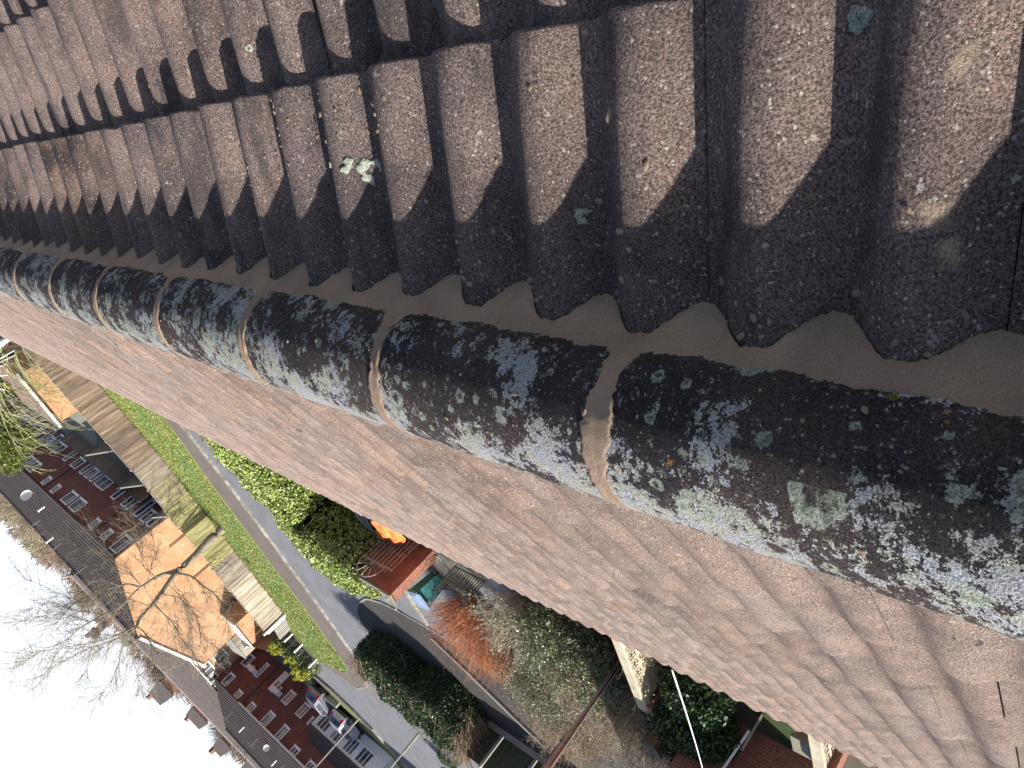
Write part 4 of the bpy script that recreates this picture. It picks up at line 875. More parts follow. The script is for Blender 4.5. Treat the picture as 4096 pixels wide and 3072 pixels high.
# stone path and slabs, edging blocks
sheet('stone_path', GP([c6(940, 880), c6(1150, 990), c6(1430, 1130), c6(1290, 1290), c6(1120, 1240), c6(980, 1040)]), 0.03, M['stone'])
m = MB(); a = G(*c6(672, 1192), .05); b_ = G(*c6(905, 1548), .05)
for i in range(22): s = a.lerp(b_, i / 22); e = a.lerp(b_, (i + .85) / 22); m.bar(s, e, .15, .10, rf.uniform(.75, 1.15))
tag(m.build('rope_edging', M['concrete']), 'pale rope twist edging blocks laid across the grey drive', 'edging')
m = MB(); m.prism(GP([c6(960, 905), c6(1010, 930), c6(1120, 1090), c6(1085, 1110), c6(1000, 1000)]), .032, .075); tag(m.build('broken_slab', M['concrete']), 'pale broken paving slab on the mossy path by the gate', 'slab')
# wheelie bin
B = thing('wheelie_bin', 'teal green wheelie bin with pale blue lid standing by the iron gate', 'bin', (-16.35, 16.3, 0.016), math.radians(-72))
bm_ = simple('teal_plastic', (.075, .28, .28), (.06, .23, .24), 3, .4, spec=.5); WM[B.name] = Matrix.Translation((-16.35, 16.3, .016)) @ Matrix.Rotation(math.radians(-72), 4, 'Z')
def L(m_, vs, fs, o=WM[B.name]): m_.add([o @ Vector(v) for v in vs], fs)
m = MB(); bt, tp = (.21, .25), (.28, .35); hexa = [(3, 2, 1, 0), (4, 5, 6, 7), (0, 1, 5, 4), (1, 2, 6, 5), (2, 3, 7, 6), (3, 0, 4, 7)]
def frus(m_, x0, y0, z0, x1, y1, z1, cx=0, cy=0): L(m_, [(cx - x0, cy - y0, z0), (cx + x0, cy - y0, z0), (cx + x0, cy + y0, z0), (cx - x0, cy + y0, z0), (cx - x1, cy - y1, z1), (cx + x1, cy - y1, z1), (cx + x1, cy + y1, z1), (cx - x1, cy + y1, z1)], hexa)
frus(m, .21, .24, .06, .275, .34, .93); frus(m, .295, .36, .93, .295, .36, .98); frus(m, .03, .2, .70, .03, .25, .9, -.28, 0)
m.build('body', bm_, B); m = MB(); frus(m, .30, .37, .985, .29, .35, 1.02); frus(m, .27, .33, 1.02, .18, .24, 1.05); L(m, [(.0, -.32, .97), (.0, .32, .97), (.40, .32, .97), (.40, -.32, .97), (.30, -.32, 1.01), (.30, .32, 1.01), (.40, .32, 1.0), (.40, -.32, 1.0)], [(0, 3, 2, 1), (4, 5, 6, 7), (2, 3, 7, 6)])
m.build('lid', simple('pale_blue_lid', (.30, .42, .60), (.24, .35, .52), 4, .35, spec=.5), B)
m = MB(); m.tube([WM[B.name] @ Vector((.34, -.28, .95)), WM[B.name] @ Vector((.34, .28, .95))], .018, 8); m.build('handle', bm_, B)
for s_ in (-1, 1):
    m = MB(); m.tube([WM[B.name] @ Vector((.20, s_ * .26, .10)), WM[B.name] @ Vector((.20, s_ * .31, .10))], .10, 20); w_ = m.build('wheel', M['rubber'], B, 40)
    m = MB(); m.tube([WM[B.name] @ Vector((.20, s_ * .305, .10)), WM[B.name] @ Vector((.20, s_ * .318, .10))], .055, 14); m.build('hub', M['metal_pale'], w_)
# toys and orange cover in the corner by the hedge
p = G(*c6(480, 830), .25)
sl = thing('toy_slide', 'small red plastic slide in the shade below the hedge', 'slide', (p.x, p.y, 0)); red = simple('red_plastic', (.62, .01, .012), (.5, .008, .01), 5, .35, spec=.5)
m = MB(); qz = [(-.75, .06), (-.55, .08), (-.1, .38), (.3, .62), (.45, .64)]; r_ = Matrix.Translation((p.x, p.y, 0)) @ Matrix.Rotation(math.radians(215), 4, 'Z')
for (x0, z0), (x1, z1) in zip(qz, qz[1:]): m.add([r_ @ Vector(v) for v in ((x0, -.2, z0), (x0, .2, z0), (x1, .2, z1), (x1, -.2, z1), (x0, -.2, z0 - .03), (x0, .2, z0 - .03), (x1, .2, z1 - .03), (x1, -.2, z1 - .03))], [(0, 1, 2, 3), (7, 6, 5, 4), (0, 3, 7, 4), (1, 5, 6, 2)])
m.build('chute', red, sl); m = MB()
for s_ in (-1, 1):
    for (x0, z0), (x1, z1) in zip(qz, qz[1:]): m.bar(r_ @ Vector((x0, s_ * .22, z0 + .05)), r_ @ Vector((x1, s_ * .22, z1 + .05)), .04, .12)
m.build('side_rail', red, sl); m = MB()
for s_ in (-1, 1): m.bar(r_ @ Vector((.45, s_ * .2, .64)), r_ @ Vector((.72, s_ * .22, 0)), .05, .05); m.bar(r_ @ Vector((.56, -.2, .36)), r_ @ Vector((.56, .2, .36)), .04, .04)
m.build('ladder', simple('yellow_rung', (.6, .5, .3)), sl)
# orange cover draped over a frame
t = NT('orange_tarpaulin'); k_ = t.math('SINE', t.math('MULTIPLY', t.noise(2.6, 2, .4, t.mapping((1, 1.8, 1))), 75.0))
M['tarp'] = t.done(t.mix(t.rng(k_, -.75, -.2), (.55, .035, .01), t.mix(t.rng(t.noise(3.0, 3), .4, .6), (1.0, .22, .05), (1.0, .48, .14))), .6)
m = MB(); cs = [c6(418, 628), c6(440, 640), c6(520, 655), c6(590, 690), (1300 + 700 * .452, 1800 + 740 * .452)]
n = 16; g0 = []
for i in range(n + 1):
    for j in range(n + 1):
        u, v = i / n, j / n; px = 1300 + .452 * (405 + 260 * u + 45 * v - 14 * math.sin(v * 7)); py = 1800 + .452 * (615 + 100 * u + (120 + 55 * (1 - abs(2 * u - 1.0)) - 30 * math.exp(-((u - .52) / .1) ** 2)) * v + 12 * math.sin(u * 11) * v)
        z = 1.25 - .75 * v ** 1.2 + .07 * math.sin(u * 17 + v * 4) + .10 * math.sin(u * 5); m.v.append(tuple(G(px, py, max(.1, z))))
for i in range(n):
    for j in range(n): k = i * (n + 1) + j; m.f.append((k, k + 1, k + n + 2, k + n + 1)); m.c.append(1)
oc = m.build('orange_cover', M['tarp'], None, True); tag(oc, 'bright orange wavy patterned cover draped in the sun, right above the tile edge', 'cover')
so = oc.modifiers.new('thick', 'SOLIDIFY'); so.thickness = .01
p = G(*c6(350, 640), .45); st = thing('slatted_bench', 'black garden seat with pale slats in the shade beside the orange cover', 'seat', (p.x, p.y, 0)); m = MB()
for i in range(3): m.bar((p.x - .35, p.y - .22 + i * .2, .45), (p.x + .45, p.y - .22 + i * .2, .45 + .02 * i), .09, .03)
m.build('slats', M['concrete'], st); m = MB(); m.box((p.x, p.y, .38), (1.1, .9, .06)); 
for a in (-.5, .5):
    for b_ in (-.4, .4): m.box((p.x + a, p.y + b_, .18), (.06, .06, .36))
m.build('frame', M['metal_dark'], st)
p = G(*c6(345, 790), .15); m = MB()
for c_, dx, dy, s in (((.7, .03, .02), 0, 0, .14), ((.8, .82, .9), .14, .03, .11), ((.05, .07, .3), -.12, .08, .13), ((.8, .3, .1), .02, .24, .10), ((.78, .8, .85), -.05, -.15, .09)):
    k = len(m.f); m.box((p.x + dx, p.y + dy, .12 + s), (s * 1.6, s, s * 1.2), dx * 9); m.c[k:] = [c_] * 6
tag(m.build('ride_on_toy', M['plain']), 'small red white and blue toy lying at the hedge foot', 'toy')
# ---- timber fence with concrete posts in the shade
cf = thing('panel_fence', 'dark green stained fence panels between grey concrete posts, behind the dry shrub', 'fence', (-27, 17, 0))
q0 = Vector((-27.05, 19.9, 0)); 
for i in range(5):
    a = q0 + Vector((.02 * i, -1.87 * i, 0)); m = MB(); m.box((a.x, a.y, .85), (.12, .11, 1.75)); m.build('post', M['concrete'], cf)
    if i < 4:
        m = MB()
        for k in range(16): m.box((a.x, a.y - .09 - 1.75 * (k + .5) / 16, .95), (.02 + .01 * (k % 2), .107, 1.4), 0, rf.uniform(.8, 1.25))
        m.build('panel', simple('green_stained_board', (.075, .085, .05), (.055, .06, .04), 3, stretch=(4, 4, .6)), cf); m = MB(); m.box((a.x + .01, a.y - .93, .13), (.04, 1.74, .24)); m.build('gravel_board', M['concrete'], cf)
kb = thing('low_wall', 'low garden kerb wall with pale coping, between the orange shrub and the dark hedge', 'wall', (-22.6, 18, 0)); m = MB()
LW = [(-21.6, 19.6), (-22.63, 18.35), (-24.27, 16.52), (-25.9, 14.6)]
for a, b_ in zip(LW, LW[1:]): m.bar((*a, .05), (*b_, .05), .12, .1)
m.build('wall', M['paint_wood'], kb); m = MB()
for a, b_ in zip(LW, LW[1:]): m.bar((*a, .12), (*b_, .12), .12, .05)
m.build('coping', M['concrete'], kb)
# ---- screen walls of pierced blocks
def screen_wall(label, x0, x1, y, zb, n, rows, pat):
    t_ = thing('screen_wall', label, 'wall', ((x0 + x1) / 2, y, 0)); m = MB(); s = (x0 - x1) / n; th = .09
    for i in range(n):
        for j in range(rows):
            ax, az_ = x0 - s * (i + 1), zb + s * j; f = s * .09
            m.box((ax + s / 2, y, az_ + f / 2), (s, th, f)); m.box((ax + s / 2, y, az_ + s - f / 2), (s, th, f)); m.box((ax + f / 2, y, az_ + s / 2), (f, th - .004, s - 2 * f)); m.box((ax + s - f / 2, y, az_ + s / 2), (f, th - .004, s - 2 * f))
            c_ = Vector((ax + s / 2, y, az_ + s / 2))
            if pat:
                for q_ in range(4):
                    a = math.pi / 4 + q_ * math.pi / 2; e = c_ + Vector((math.cos(a), 0, math.sin(a))) * s * .62; m.bar(c_ + (e - c_) * .2, e, th * .9, s * .13)
                for k in range(8): a = k * math.pi / 4; b2 = a + math.pi / 4; m.bar(c_ + Vector((math.cos(a), 0, math.sin(a))) * s * .26, c_ + Vector((math.cos(b2), 0, math.sin(b2))) * s * .26, th * .8, s * .07)
            else:
                for k in range(4):
                    cc = Vector((ax + (k % 2) * s, 0, az_ + (k // 2) * s)); a0 = {0: 0, 1: 90, 3: 180, 2: 270}[k]
                    for u in range(3):
                        a = math.radians(a0 + 30 * u); b2 = math.radians(a0 + 30 * u + 30); R_ = s * .56
                        m.bar((cc.x + R_ * math.cos(a), y, cc.z + R_ * math.sin(a)), (cc.x + R_ * math.cos(b2), y, cc.z + R_ * math.sin(b2)), th * .9, s * .10)
    m.build('pierced_blocks', M['cream_block'], t_); m = MB(); m.box(((x0 + x1) / 2, y, zb + s * rows + .035), (x0 - x1 + .1, .2, .07)); m.build('coping', M['cream_block'], t_)
    m = MB(); m.box(((x0 + x1) / 2, y, zb / 2), (x0 - x1, .11, zb - .004)); m.build('brick_base', M['brick_red'], t_)
    m = MB(); m.box((x1 - .19, y, .6), (.33, .33, 1.2)); m.box((x0 + .19, y, .6), (.33, .33, 1.2)); m.build('pier', M['brick_red'], t_)
M['cream_block'] = simple('cream_screen_block', (.56, .50, .38), (.42, .37, .27), 6, .9, .003, 60)
screen_wall('cream pierced block screen wall beside the telegraph pole', -10.6, -14.5, 7.34, .32, 13, 3, True)
screen_wall('cream pierced block screen wall at the lower edge beside brick piers', -10.9, -13.3, 3.45, .3, 8, 3, False)
pp = thing('gate_pier', 'short orange brick pier with a slanted pale cap, beside the glossy dark laurel', 'pier', (-16.6, 7.7, 0)); c_ = G(*c7(1680, 1460), .95)
m = MB(); m.box((c_.x, c_.y, .47), (.33, .33, .94), .3); m.build('pier', M['brick_orange'], pp); m = MB(); m.box((c_.x, c_.y, .99), (.44, .44, .09), .3); m.build('cap_stone', M['stone'], pp)
# concrete block piers next to lower screen wall
bp_ = thing('stone_pier', 'pale lichened stone pier beside the lower screen wall', 'pier', (-13.4, 4.2, 0)); c_ = G(*c8(1530, 1080), .9)
m = MB(); m.box((c_.x, c_.y, .45), (.42, .42, .9)); m.box((c_.x, c_.y, .94), (.5, .5, .08)); m.build('pier', M['stone'], bp_)
# ---- brick garage wall and leaning timbers, lower edge
ng = thing('brick_garage', 'neighbouring red brick garage, its shaded wall below the tile edge', 'garage', (-17, 5.5, 0))
m = MB(); m.box2((-15.75, 4.25, 0), (-20, 6.75, 2.5)); m.build('wall', M['brick_red'], ng); m = MB(); m.box2((-15.6, 4.1, 2.503), (-20.2, 6.9, 2.62)); m.build('roof', M['roof_grey'], ng)
lt = thing('leaning_timber', 'two weathered timbers leaning against the shaded brick garage wall', 'timber', (-15.0, 5.2, 0))
a = G(*c8(1205, 845), .0); a.x += .05; d1 = ray(*c8(1050, 1100)); m1 = Vector((0, 0, 7)) + d1 * ((-15.45) / d1.x); d2 = ray(*c8(880, 1290)); m2 = Vector((0, 0, 7)) + d2 * ((-15.6) / d2.x)
m = MB(); m.bar(a, m1, .05, .13); m.build('lower_timber', M['wood'], lt); m = MB(); m.bar(a.lerp(m1, .55) + Vector((.06, .05, 0)), m2 + Vector((.03, 0, 0)), .05, .09); m.build('upper_timber', M['white'], lt)  # white upper timber paints the lit part, grey lower one the shaded
sheet('side_lawn', [(-14.8, 5.6), (-15.7, 4.9), (-15.8, 3.9), (-13.8, 3.6), (-13, 5)], .02, simple('shaded_grass', (.05, .075, .02), (.03, .05, .015), 2))  # lawn's shade put into a darker copy of the grass colour
# ---- telegraph pole and wires
tp_ = thing('telegraph_pole', 'reddish brown telegraph pole with grey cables, rising beside the cream screen wall', 'pole', (-15.01, 8.66, 0))
t = NT('creosoted_pole'); v_ = t.mapping((6, 6, .35)); M['pole'] = t.done(t.mix(t.rng(t.noise(5, 6, .65, v_), .35, .65), (.46, .155, .085), (.22, .085, .055)), .75, .35)
m = MB(); m.tube([(-15.01, 8.66, 0), (-15.0, 8.66, 3), (-15.02, 8.65, 8.6)], [.118, .105, .080], 16); m.build('pole', M['pole'], tp_, True)
m = MB()
for k, (dx, dy) in enumerate(((.135, -.02), (.128, -.06), (.09, -.12))): m.tube([(-15.01 + dx, 8.66 + dy, 0), (-15.01 + dx * .95, 8.66 + dy, 3), (-15.02 + dx * .8, 8.65 + dy * .8, 8.5)], .012, 6)
m.build('cable', M['metal_pale'], tp_)
for z in (5.05, 2.6, 7.4): m = MB(); m.tube([(-15.01, 8.66, z), (-15.01, 8.66, z + .06)], .107, 14); m.build('band', M['metal_dark'], tp_)
e0 = Vector((-5.02, 0, 0)); d = ray(2688, 2680); e0 = Vector((0, 0, 7)) + d * (-4.98 / d.x); e1 = PD(2860, 3330, 19.0); mid = e0.lerp(e1, .5) - Vector((0, 0, .07))
m = MB(); pts = []
for k in range(25): s = k / 24; p = e0.lerp(e1, s) - Vector((0, 0, .35 * s * (1 - s))); pts.append(p)
m.tube(pts, .0075, 6); tag(m.build('telephone_wire', M['white'], None, True), 'white telephone wire running from the tile edge out over the dark laurel', 'wire')
# ================================================================== trees, hedges and shrubs
class FB:
    """foliage collector: leaves and thin stems with a colour per face"""
    def __init__(s): s.V = []; s.F = []; s.T = []
    def leaf(s, p, size, col, rnd, up=0.0, asp=.55):
        d = Vector((rnd.gauss(0, 1), rnd.gauss(0, 1), rnd.gauss(0, 1) + up)).normalized(); e = d.cross(Vector((rnd.gauss(0, 1), rnd.gauss(0, 1), rnd.gauss(0, 1)))).normalized()
        k = len(s.V); a = d * size * .5; b_ = e * size * asp * .5
        s.V += [tuple(p - a), tuple(p + b_ - a * .1), tuple(p + a), tuple(p - b_ - a * .1)]; s.F.append((k, k + 1, k + 2, k + 3)); s.T.append(col)
    def stem(s, a, b_, r0, r1, col):
        a = Vector(a); b_ = Vector(b_); d = (b_ - a); L_ = d.length
        if L_ < 1e-6: return
        u = d.cross(Vector((.3, .2, 1))).normalized(); v = d.cross(u).normalized(); k = len(s.V)
        for c_, r in ((a, r0), (b_, r1)):
            for q in range(3): t_ = q * 2.0944; s.V.append(tuple(c_ + u * r * math.cos(t_) + v * r * math.sin(t_)))
        for q in range(3): s.F.append((k + q, k + (q + 1) % 3, k + 3 + (q + 1) % 3, k + 3 + q)); s.T.append(col)
    def build(s, name, par=None, mat='leaf'):
        return mesh_obj(name, np.array(s.V), s.F, M[mat], par, False, s.T)
def vn(x, y, z, s=1.0): return (math.sin(x * 1.7 * s + 1.3 * math.sin(y * 2.1 * s)) + math.sin(y * 2.3 * s + 1.1 * math.sin(z * 1.9 * s + 2)) + math.sin(z * 2.7 * s + 1.7 * math.sin(x * 1.3 * s + 1))) / 3
def jit(c, rnd, v=.25, w=1.0): g = w * rnd.uniform(1 - v, 1 + v); return (c[0] * g, c[1] * g, c[2] * g)
# --- laurel hedge: bumpy clipped mass
hp = [(-7, 18.8), (-10.5, 19.6), (-14.2, 20.5), (-14.35, 19.2), (-14.6, 18.0), (-15.1, 17.1), (-16.0, 16.95), (-16.9, 18.3), (-17.4, 19.8), (-17.3, 20.9), (-16.0, 21.7), (-14.8, 22.2), (-13.2, 22.9), (-11.5, 23.6), (-7, 25)]
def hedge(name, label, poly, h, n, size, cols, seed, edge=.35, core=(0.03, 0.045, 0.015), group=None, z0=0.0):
    rnd = random.Random(seed); f = FB(); cx = sum(p[0] for p in poly) / len(poly); cy = sum(p[1] for p in poly) / len(poly)
    t_ = thing(name, label, 'hedge', (cx, cy, 0)); xs = [p[0] for p in poly]; ys = [p[1] for p in poly]
    def ed(x, y):
        b_ = 9
        for i in range(len(poly)):
            ax, ay = poly[i]; bx, by = poly[(i + 1) % len(poly)]; dx, dy = bx - ax, by - ay; u = max(0, min(1, ((x - ax) * dx + (y - ay) * dy) / (dx * dx + dy * dy))); b_ = min(b_, math.hypot(x - ax - u * dx, y - ay - u * dy))
        return b_
    def top(x, y):
        e = ed(x, y); s = min(1, e / .55); return h * (.35 + .65 * math.sqrt(max(0, 1 - (1 - s) ** 2))) * (1 + .13 * vn(x, y, 0, 1.6)) 
    cnt = 0; elen = [math.hypot(poly[i][0] - poly[(i + 1) % len(poly)][0], poly[i][1] - poly[(i + 1) % len(poly)][1]) for i in range(len(poly))]
    ori = 1 if sum(poly[i][0] * poly[(i + 1) % len(poly)][1] - poly[(i + 1) % len(poly)][0] * poly[i][1] for i in range(len(poly))) > 0 else -1
    while cnt < n:
        if rnd.random() < .42:
            k = rnd.choices(range(len(poly)), elen)[0]; u = rnd.random(); ax, ay = poly[k]; bx, by = poly[(k + 1) % len(poly)]; ll = math.hypot(bx - ax, by - ay); q = rnd.uniform(.0, .34) * ori
            x, y = ax + (bx - ax) * u - (by - ay) / ll * q, ay + (by - ay) * u + (bx - ax) / ll * q
        else: x, y = rnd.uniform(min(xs), max(xs)), rnd.uniform(min(ys), max(ys))
        if not in_poly(x, y, poly): continue
        tz = top(x, y); e = ed(x, y)
        if e < edge and rnd.random() < .75: z = tz * rnd.random() ** .8
        else: z = tz - abs(rnd.gauss(0, .07))
        cl = vn(x, y, z, 5.5)
        if cl < -.55 and rnd.random() < .6: continue
        p = Vector((x, y, z + z0 + max(0, cl) * .10)); c_ = cols[0] if rnd.random() < .5 + .4 * cl else cols[1]
        if rnd.random() < .06: c_ = cols[2]
        f.leaf(p, size * rnd.uniform(.7, 1.3), jit(c_, rnd, .3), rnd, 1.0, .6); cnt += 1
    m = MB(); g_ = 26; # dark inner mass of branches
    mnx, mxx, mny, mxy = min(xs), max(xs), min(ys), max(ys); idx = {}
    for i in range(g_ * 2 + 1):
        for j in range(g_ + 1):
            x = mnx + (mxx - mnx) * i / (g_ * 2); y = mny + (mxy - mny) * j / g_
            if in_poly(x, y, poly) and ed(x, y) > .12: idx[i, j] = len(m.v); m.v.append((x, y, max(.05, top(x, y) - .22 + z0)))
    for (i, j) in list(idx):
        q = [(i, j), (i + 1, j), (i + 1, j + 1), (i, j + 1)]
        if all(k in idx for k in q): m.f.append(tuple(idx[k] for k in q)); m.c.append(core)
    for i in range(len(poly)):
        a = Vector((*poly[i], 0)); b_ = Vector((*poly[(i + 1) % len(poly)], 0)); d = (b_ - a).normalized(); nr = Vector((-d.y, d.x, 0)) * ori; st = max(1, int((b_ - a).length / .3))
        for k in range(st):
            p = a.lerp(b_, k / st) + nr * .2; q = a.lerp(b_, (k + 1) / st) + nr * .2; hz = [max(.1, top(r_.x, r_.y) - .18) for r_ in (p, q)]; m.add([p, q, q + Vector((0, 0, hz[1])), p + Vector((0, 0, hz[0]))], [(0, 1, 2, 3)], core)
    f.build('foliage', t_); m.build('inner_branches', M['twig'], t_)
    return t_
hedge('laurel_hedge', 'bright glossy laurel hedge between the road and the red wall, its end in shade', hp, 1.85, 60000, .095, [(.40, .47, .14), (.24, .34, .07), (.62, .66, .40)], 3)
# ground cover strip along the road edge of the hedge
f = FB(); rnd = random.Random(9)
gcp = [(-7, 24), (-11.5, 23.2), (-13.2, 22.7), (-14.8, 22.0), (-16.4, 22.4), (-17.6, 24.0), (-18.0, 26.2), (-18.4, 28.0), (-17.2, 30.0), (-15.9, 31.3), (-12, 32), (-7, 32.5)]
n = 0
while n < 22000:
    x, y = rnd.uniform(-20, -8), rnd.uniform(22, 32.5)
    if not in_poly(x, y, gcp): continue
    z = abs(rnd.gauss(0, .10)) + .05 + .16 * max(0, vn(x, y, 0, 3)); c_ = rnd.choice([(.30, .22, .05), (.22, .13, .06), (.20, .22, .05), (.38, .32, .07)]); f.leaf(Vector((x, y, z)), rnd.uniform(.05, .10), jit(c_, rnd, .3), rnd, .6); n += 1
o = f.build('ground_cover'); tag(o, 'low brown and yellow ground cover between the hedge and the road', 'ground cover'); o['kind'] = 'stuff'
# --- dark hedge by the junction
bp2 = [(-24.6, 25.0), (-25.4, 26.3), (-26.6, 25.9), (-27.7, 24.0), (-28.4, 22.2), (-28.8, 20.6), (-28.2, 19.4), (-27.0, 18.9), (-25.6, 18.8), (-24.6, 19.6), (-24.4, 20.8), (-24.9, 22.0), (-24.2, 23.6)]
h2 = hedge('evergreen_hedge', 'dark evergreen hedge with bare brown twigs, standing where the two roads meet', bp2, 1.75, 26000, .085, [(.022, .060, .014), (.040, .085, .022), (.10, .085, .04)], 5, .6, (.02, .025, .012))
f = FB(); rnd = random.Random(15)
for i in range(4200):
    k = rnd.randrange(len(bp2)); a = Vector((*bp2[k], 0)).lerp(Vector((*bp2[(k + 1) % len(bp2)], 0)), rnd.random())
    if a.x > -25.2 and rnd.random() < .8: continue
    z = rnd.uniform(.3, 1.7); p = Vector((a.x + rnd.uniform(.0, .9) * (1 if a.x < -26.5 else -1), a.y, z)); o_ = Vector((rnd.gauss(-.25, .3), rnd.gauss(0, .3), rnd.uniform(.0, .5))); f.stem(p, p + o_, .011, .004, jit((.27, .19, .13), rnd, .4))
f.build('twigs', h2, 'twig')
bs = thing('box_shrub', 'small dark rounded shrub beside the concrete post fence and the pale road', 'shrub', (-31.2, 20.4, 0)); f = FB()
c_ = G(*c7(180, 1500), .4)
for i in range(3500):
    d = Vector((rnd.gauss(0, 1), rnd.gauss(0, 1), rnd.gauss(0, 1))).normalized(); p = c_ + Vector((d.x * .8, d.y * .8, abs(d.z) * .7 - .1)) * rnd.uniform(.8, 1.05); f.leaf(p, .06, jit((.03, .085, .02), rnd, .4), rnd, .5)
f.build('foliage', bs)
# --- shrub generators
def stem_shrub(name, label, c_, n, h, spread, lean, col, r=.006, twig=3, leafcol=None, leafn=0, leafs=.04, seed=1, curve=.3, wid=.25, cat='shrub', zmin=.35):
    rnd = random.Random(seed); t_ = thing(name, label, cat, (c_.x, c_.y, 0)); f = FB(); lf = FB()
    for i in range(n):
        a = rnd.uniform(0, 2 * math.pi); q = math.sqrt(rnd.random()); L_ = h * rnd.uniform(.65, 1.08) * (1 - .25 * q)
        b0 = c_ + Vector((math.cos(a) * q * wid, math.sin(a) * q * wid, 0)); b0.z = 0
        out = Vector((math.cos(a) * q * spread, math.sin(a) * q * spread, 1)) + Vector(lean); out.normalize(); p = b0; segs = 5; dd = out.copy(); pts = [p.copy()]
        for s in range(segs):
            dd = (dd + Vector((rnd.gauss(0, curve * .3), rnd.gauss(0, curve * .3), rnd.gauss(0, curve * .15)))).normalized(); p = p + dd * L_ / segs; pts.append(p.copy())
        cc = jit(col[rnd.randrange(len(col))], rnd, .25)
        for s in range(segs): f.stem(pts[s], pts[s + 1], r * (1 - s / segs * .6), r * (1 - (s + 1) / segs * .6), cc)
        for k in range(twig):
            s = rnd.randrange(1, segs + 1); o_ = (dd * rnd.uniform(.3, 1) + Vector((rnd.gauss(0, .6), rnd.gauss(0, .6), rnd.gauss(0, .4)))).normalized() * L_ * rnd.uniform(.1, .28); e = pts[s] + o_; f.stem(pts[s], e, r * .5, r * .25, cc)
            for m_ in range(2): o2 = (o_.normalized() + Vector((rnd.gauss(0, .7), rnd.gauss(0, .7), rnd.gauss(0, .5)))).normalized() * L_ * rnd.uniform(.05, .12); f.stem(e, e + o2, r * .3, r * .2, cc)
            if leafcol and pts[s].z > h * zmin:
                for m_ in range(leafn): lf.leaf(pts[s].lerp(e, rnd.random()) + Vector((rnd.gauss(0, .04), rnd.gauss(0, .04), rnd.gauss(0, .03))), leafs * rnd.uniform(.6, 1.3), jit(rnd.choice(leafcol), rnd, .3), rnd, .6)
    f.build('stems', t_, 'twig')
    if leafcol: lf.build('foliage', t_)
    return t_
stem_shrub('dogwood', 'fiery orange stemmed shrub fanning out over the end of the drive', G(*c7(465, 470)), 860, 1.75, 1.05, (-.42, .10, 0), [(.52, .20, .085), (.44, .16, .07), (.60, .29, .15), (.36, .12, .06)], .008, 4, seed=2, curve=.22, wid=.8)
stem_shrub('grey_shrub', 'grey green leaved shrub with pale bare stems, next to the orange shrub', G(*c7(790, 430)), 210, 1.55, .95, (-.30, .12, 0), [(.42, .36, .26), (.50, .44, .34)], .008, 7, [(.30, .34, .24), (.22, .27, .17), (.42, .45, .36)], 5, .05, 3, .4, .65)
stem_shrub('olive_shrub', 'dense dark green small leaved shrub with sparkling leaves, left of the telegraph pole', G(*c7(1190, 640)), 430, 1.5, 1.2, (-.30, .12, 0), [(.16, .14, .08), (.25, .22, .12)], .008, 8, [(.12, .19, .05), (.20, .27, .10), (.06, .10, .03), (.50, .52, .42)], 12, .06, 4, .4, 1.0, zmin=.1)  # palest leaf colour paints in sun glints
stem_shrub('olive_shrub', 'looser grey green small leaved shrub between the orange shrub and the dry twigs', G(*c7(900, 900)), 330, 1.3, 1.2, (-.25, .10, 0), [(.22, .19, .12), (.34, .30, .2)], .008, 8, [(.14, .17, .08), (.24, .27, .16), (.07, .10, .04), (.52, .54, .48)], 8, .05, 14, .4, .9, zmin=.1)  # near-white leaves stand in for glints here too
stem_shrub('dry_shrub', 'big pale brown leafless shrub of tangled twigs around the telegraph pole', G(*c7(1480, 1010)), 700, 1.75, 1.25, (-.34, .12, 0), [(.40, .31, .21), (.50, .41, .30), (.30, .22, .14), (.58, .52, .42)], .0075, 9, seed=5, curve=.75, wid=1.15, leafcol=[(.36, .27, .17), (.46, .38, .27)], leafn=1, leafs=.04)
stem_shrub('dry_shrub', 'lower leafless brown shrub spilling towards the concrete post fence', G(*c7(1050, 1180)), 480, 1.4, 1.3, (-.30, .0, 0), [(.38, .30, .21), (.46, .38, .28), (.28, .21, .14)], .0075, 8, seed=6, curve=.7, wid=.9, leafcol=[(.34, .26, .17)], leafn=1, leafs=.04)
sd = stem_shrub('seedhead_shrub', 'brown shrub with cream seed heads at the top of the red wall', Vector((-15.5, 17.6, 0)), 90, 1.7, .45, (0.05, 0, 0), [(.16, .12, .09), (.22, .17, .12)], .006, 5, seed=8, wid=.6)
m = MB(); rnd = random.Random(6)
for i in range(46):
    p = Vector((-15.4 + rnd.gauss(0, .34), 17.4 + rnd.gauss(0, .5), 1.55 + rnd.uniform(-.3, .25))); k = len(m.v); m.tube([p - Vector((0, 0, .025)), p, p + Vector((0, 0, .03))], [.012, .032, .008], 6)
m.build('seed_heads', simple('cream_seed_head', (.75, .68, .50), (.6, .5, .34), 8), sd)
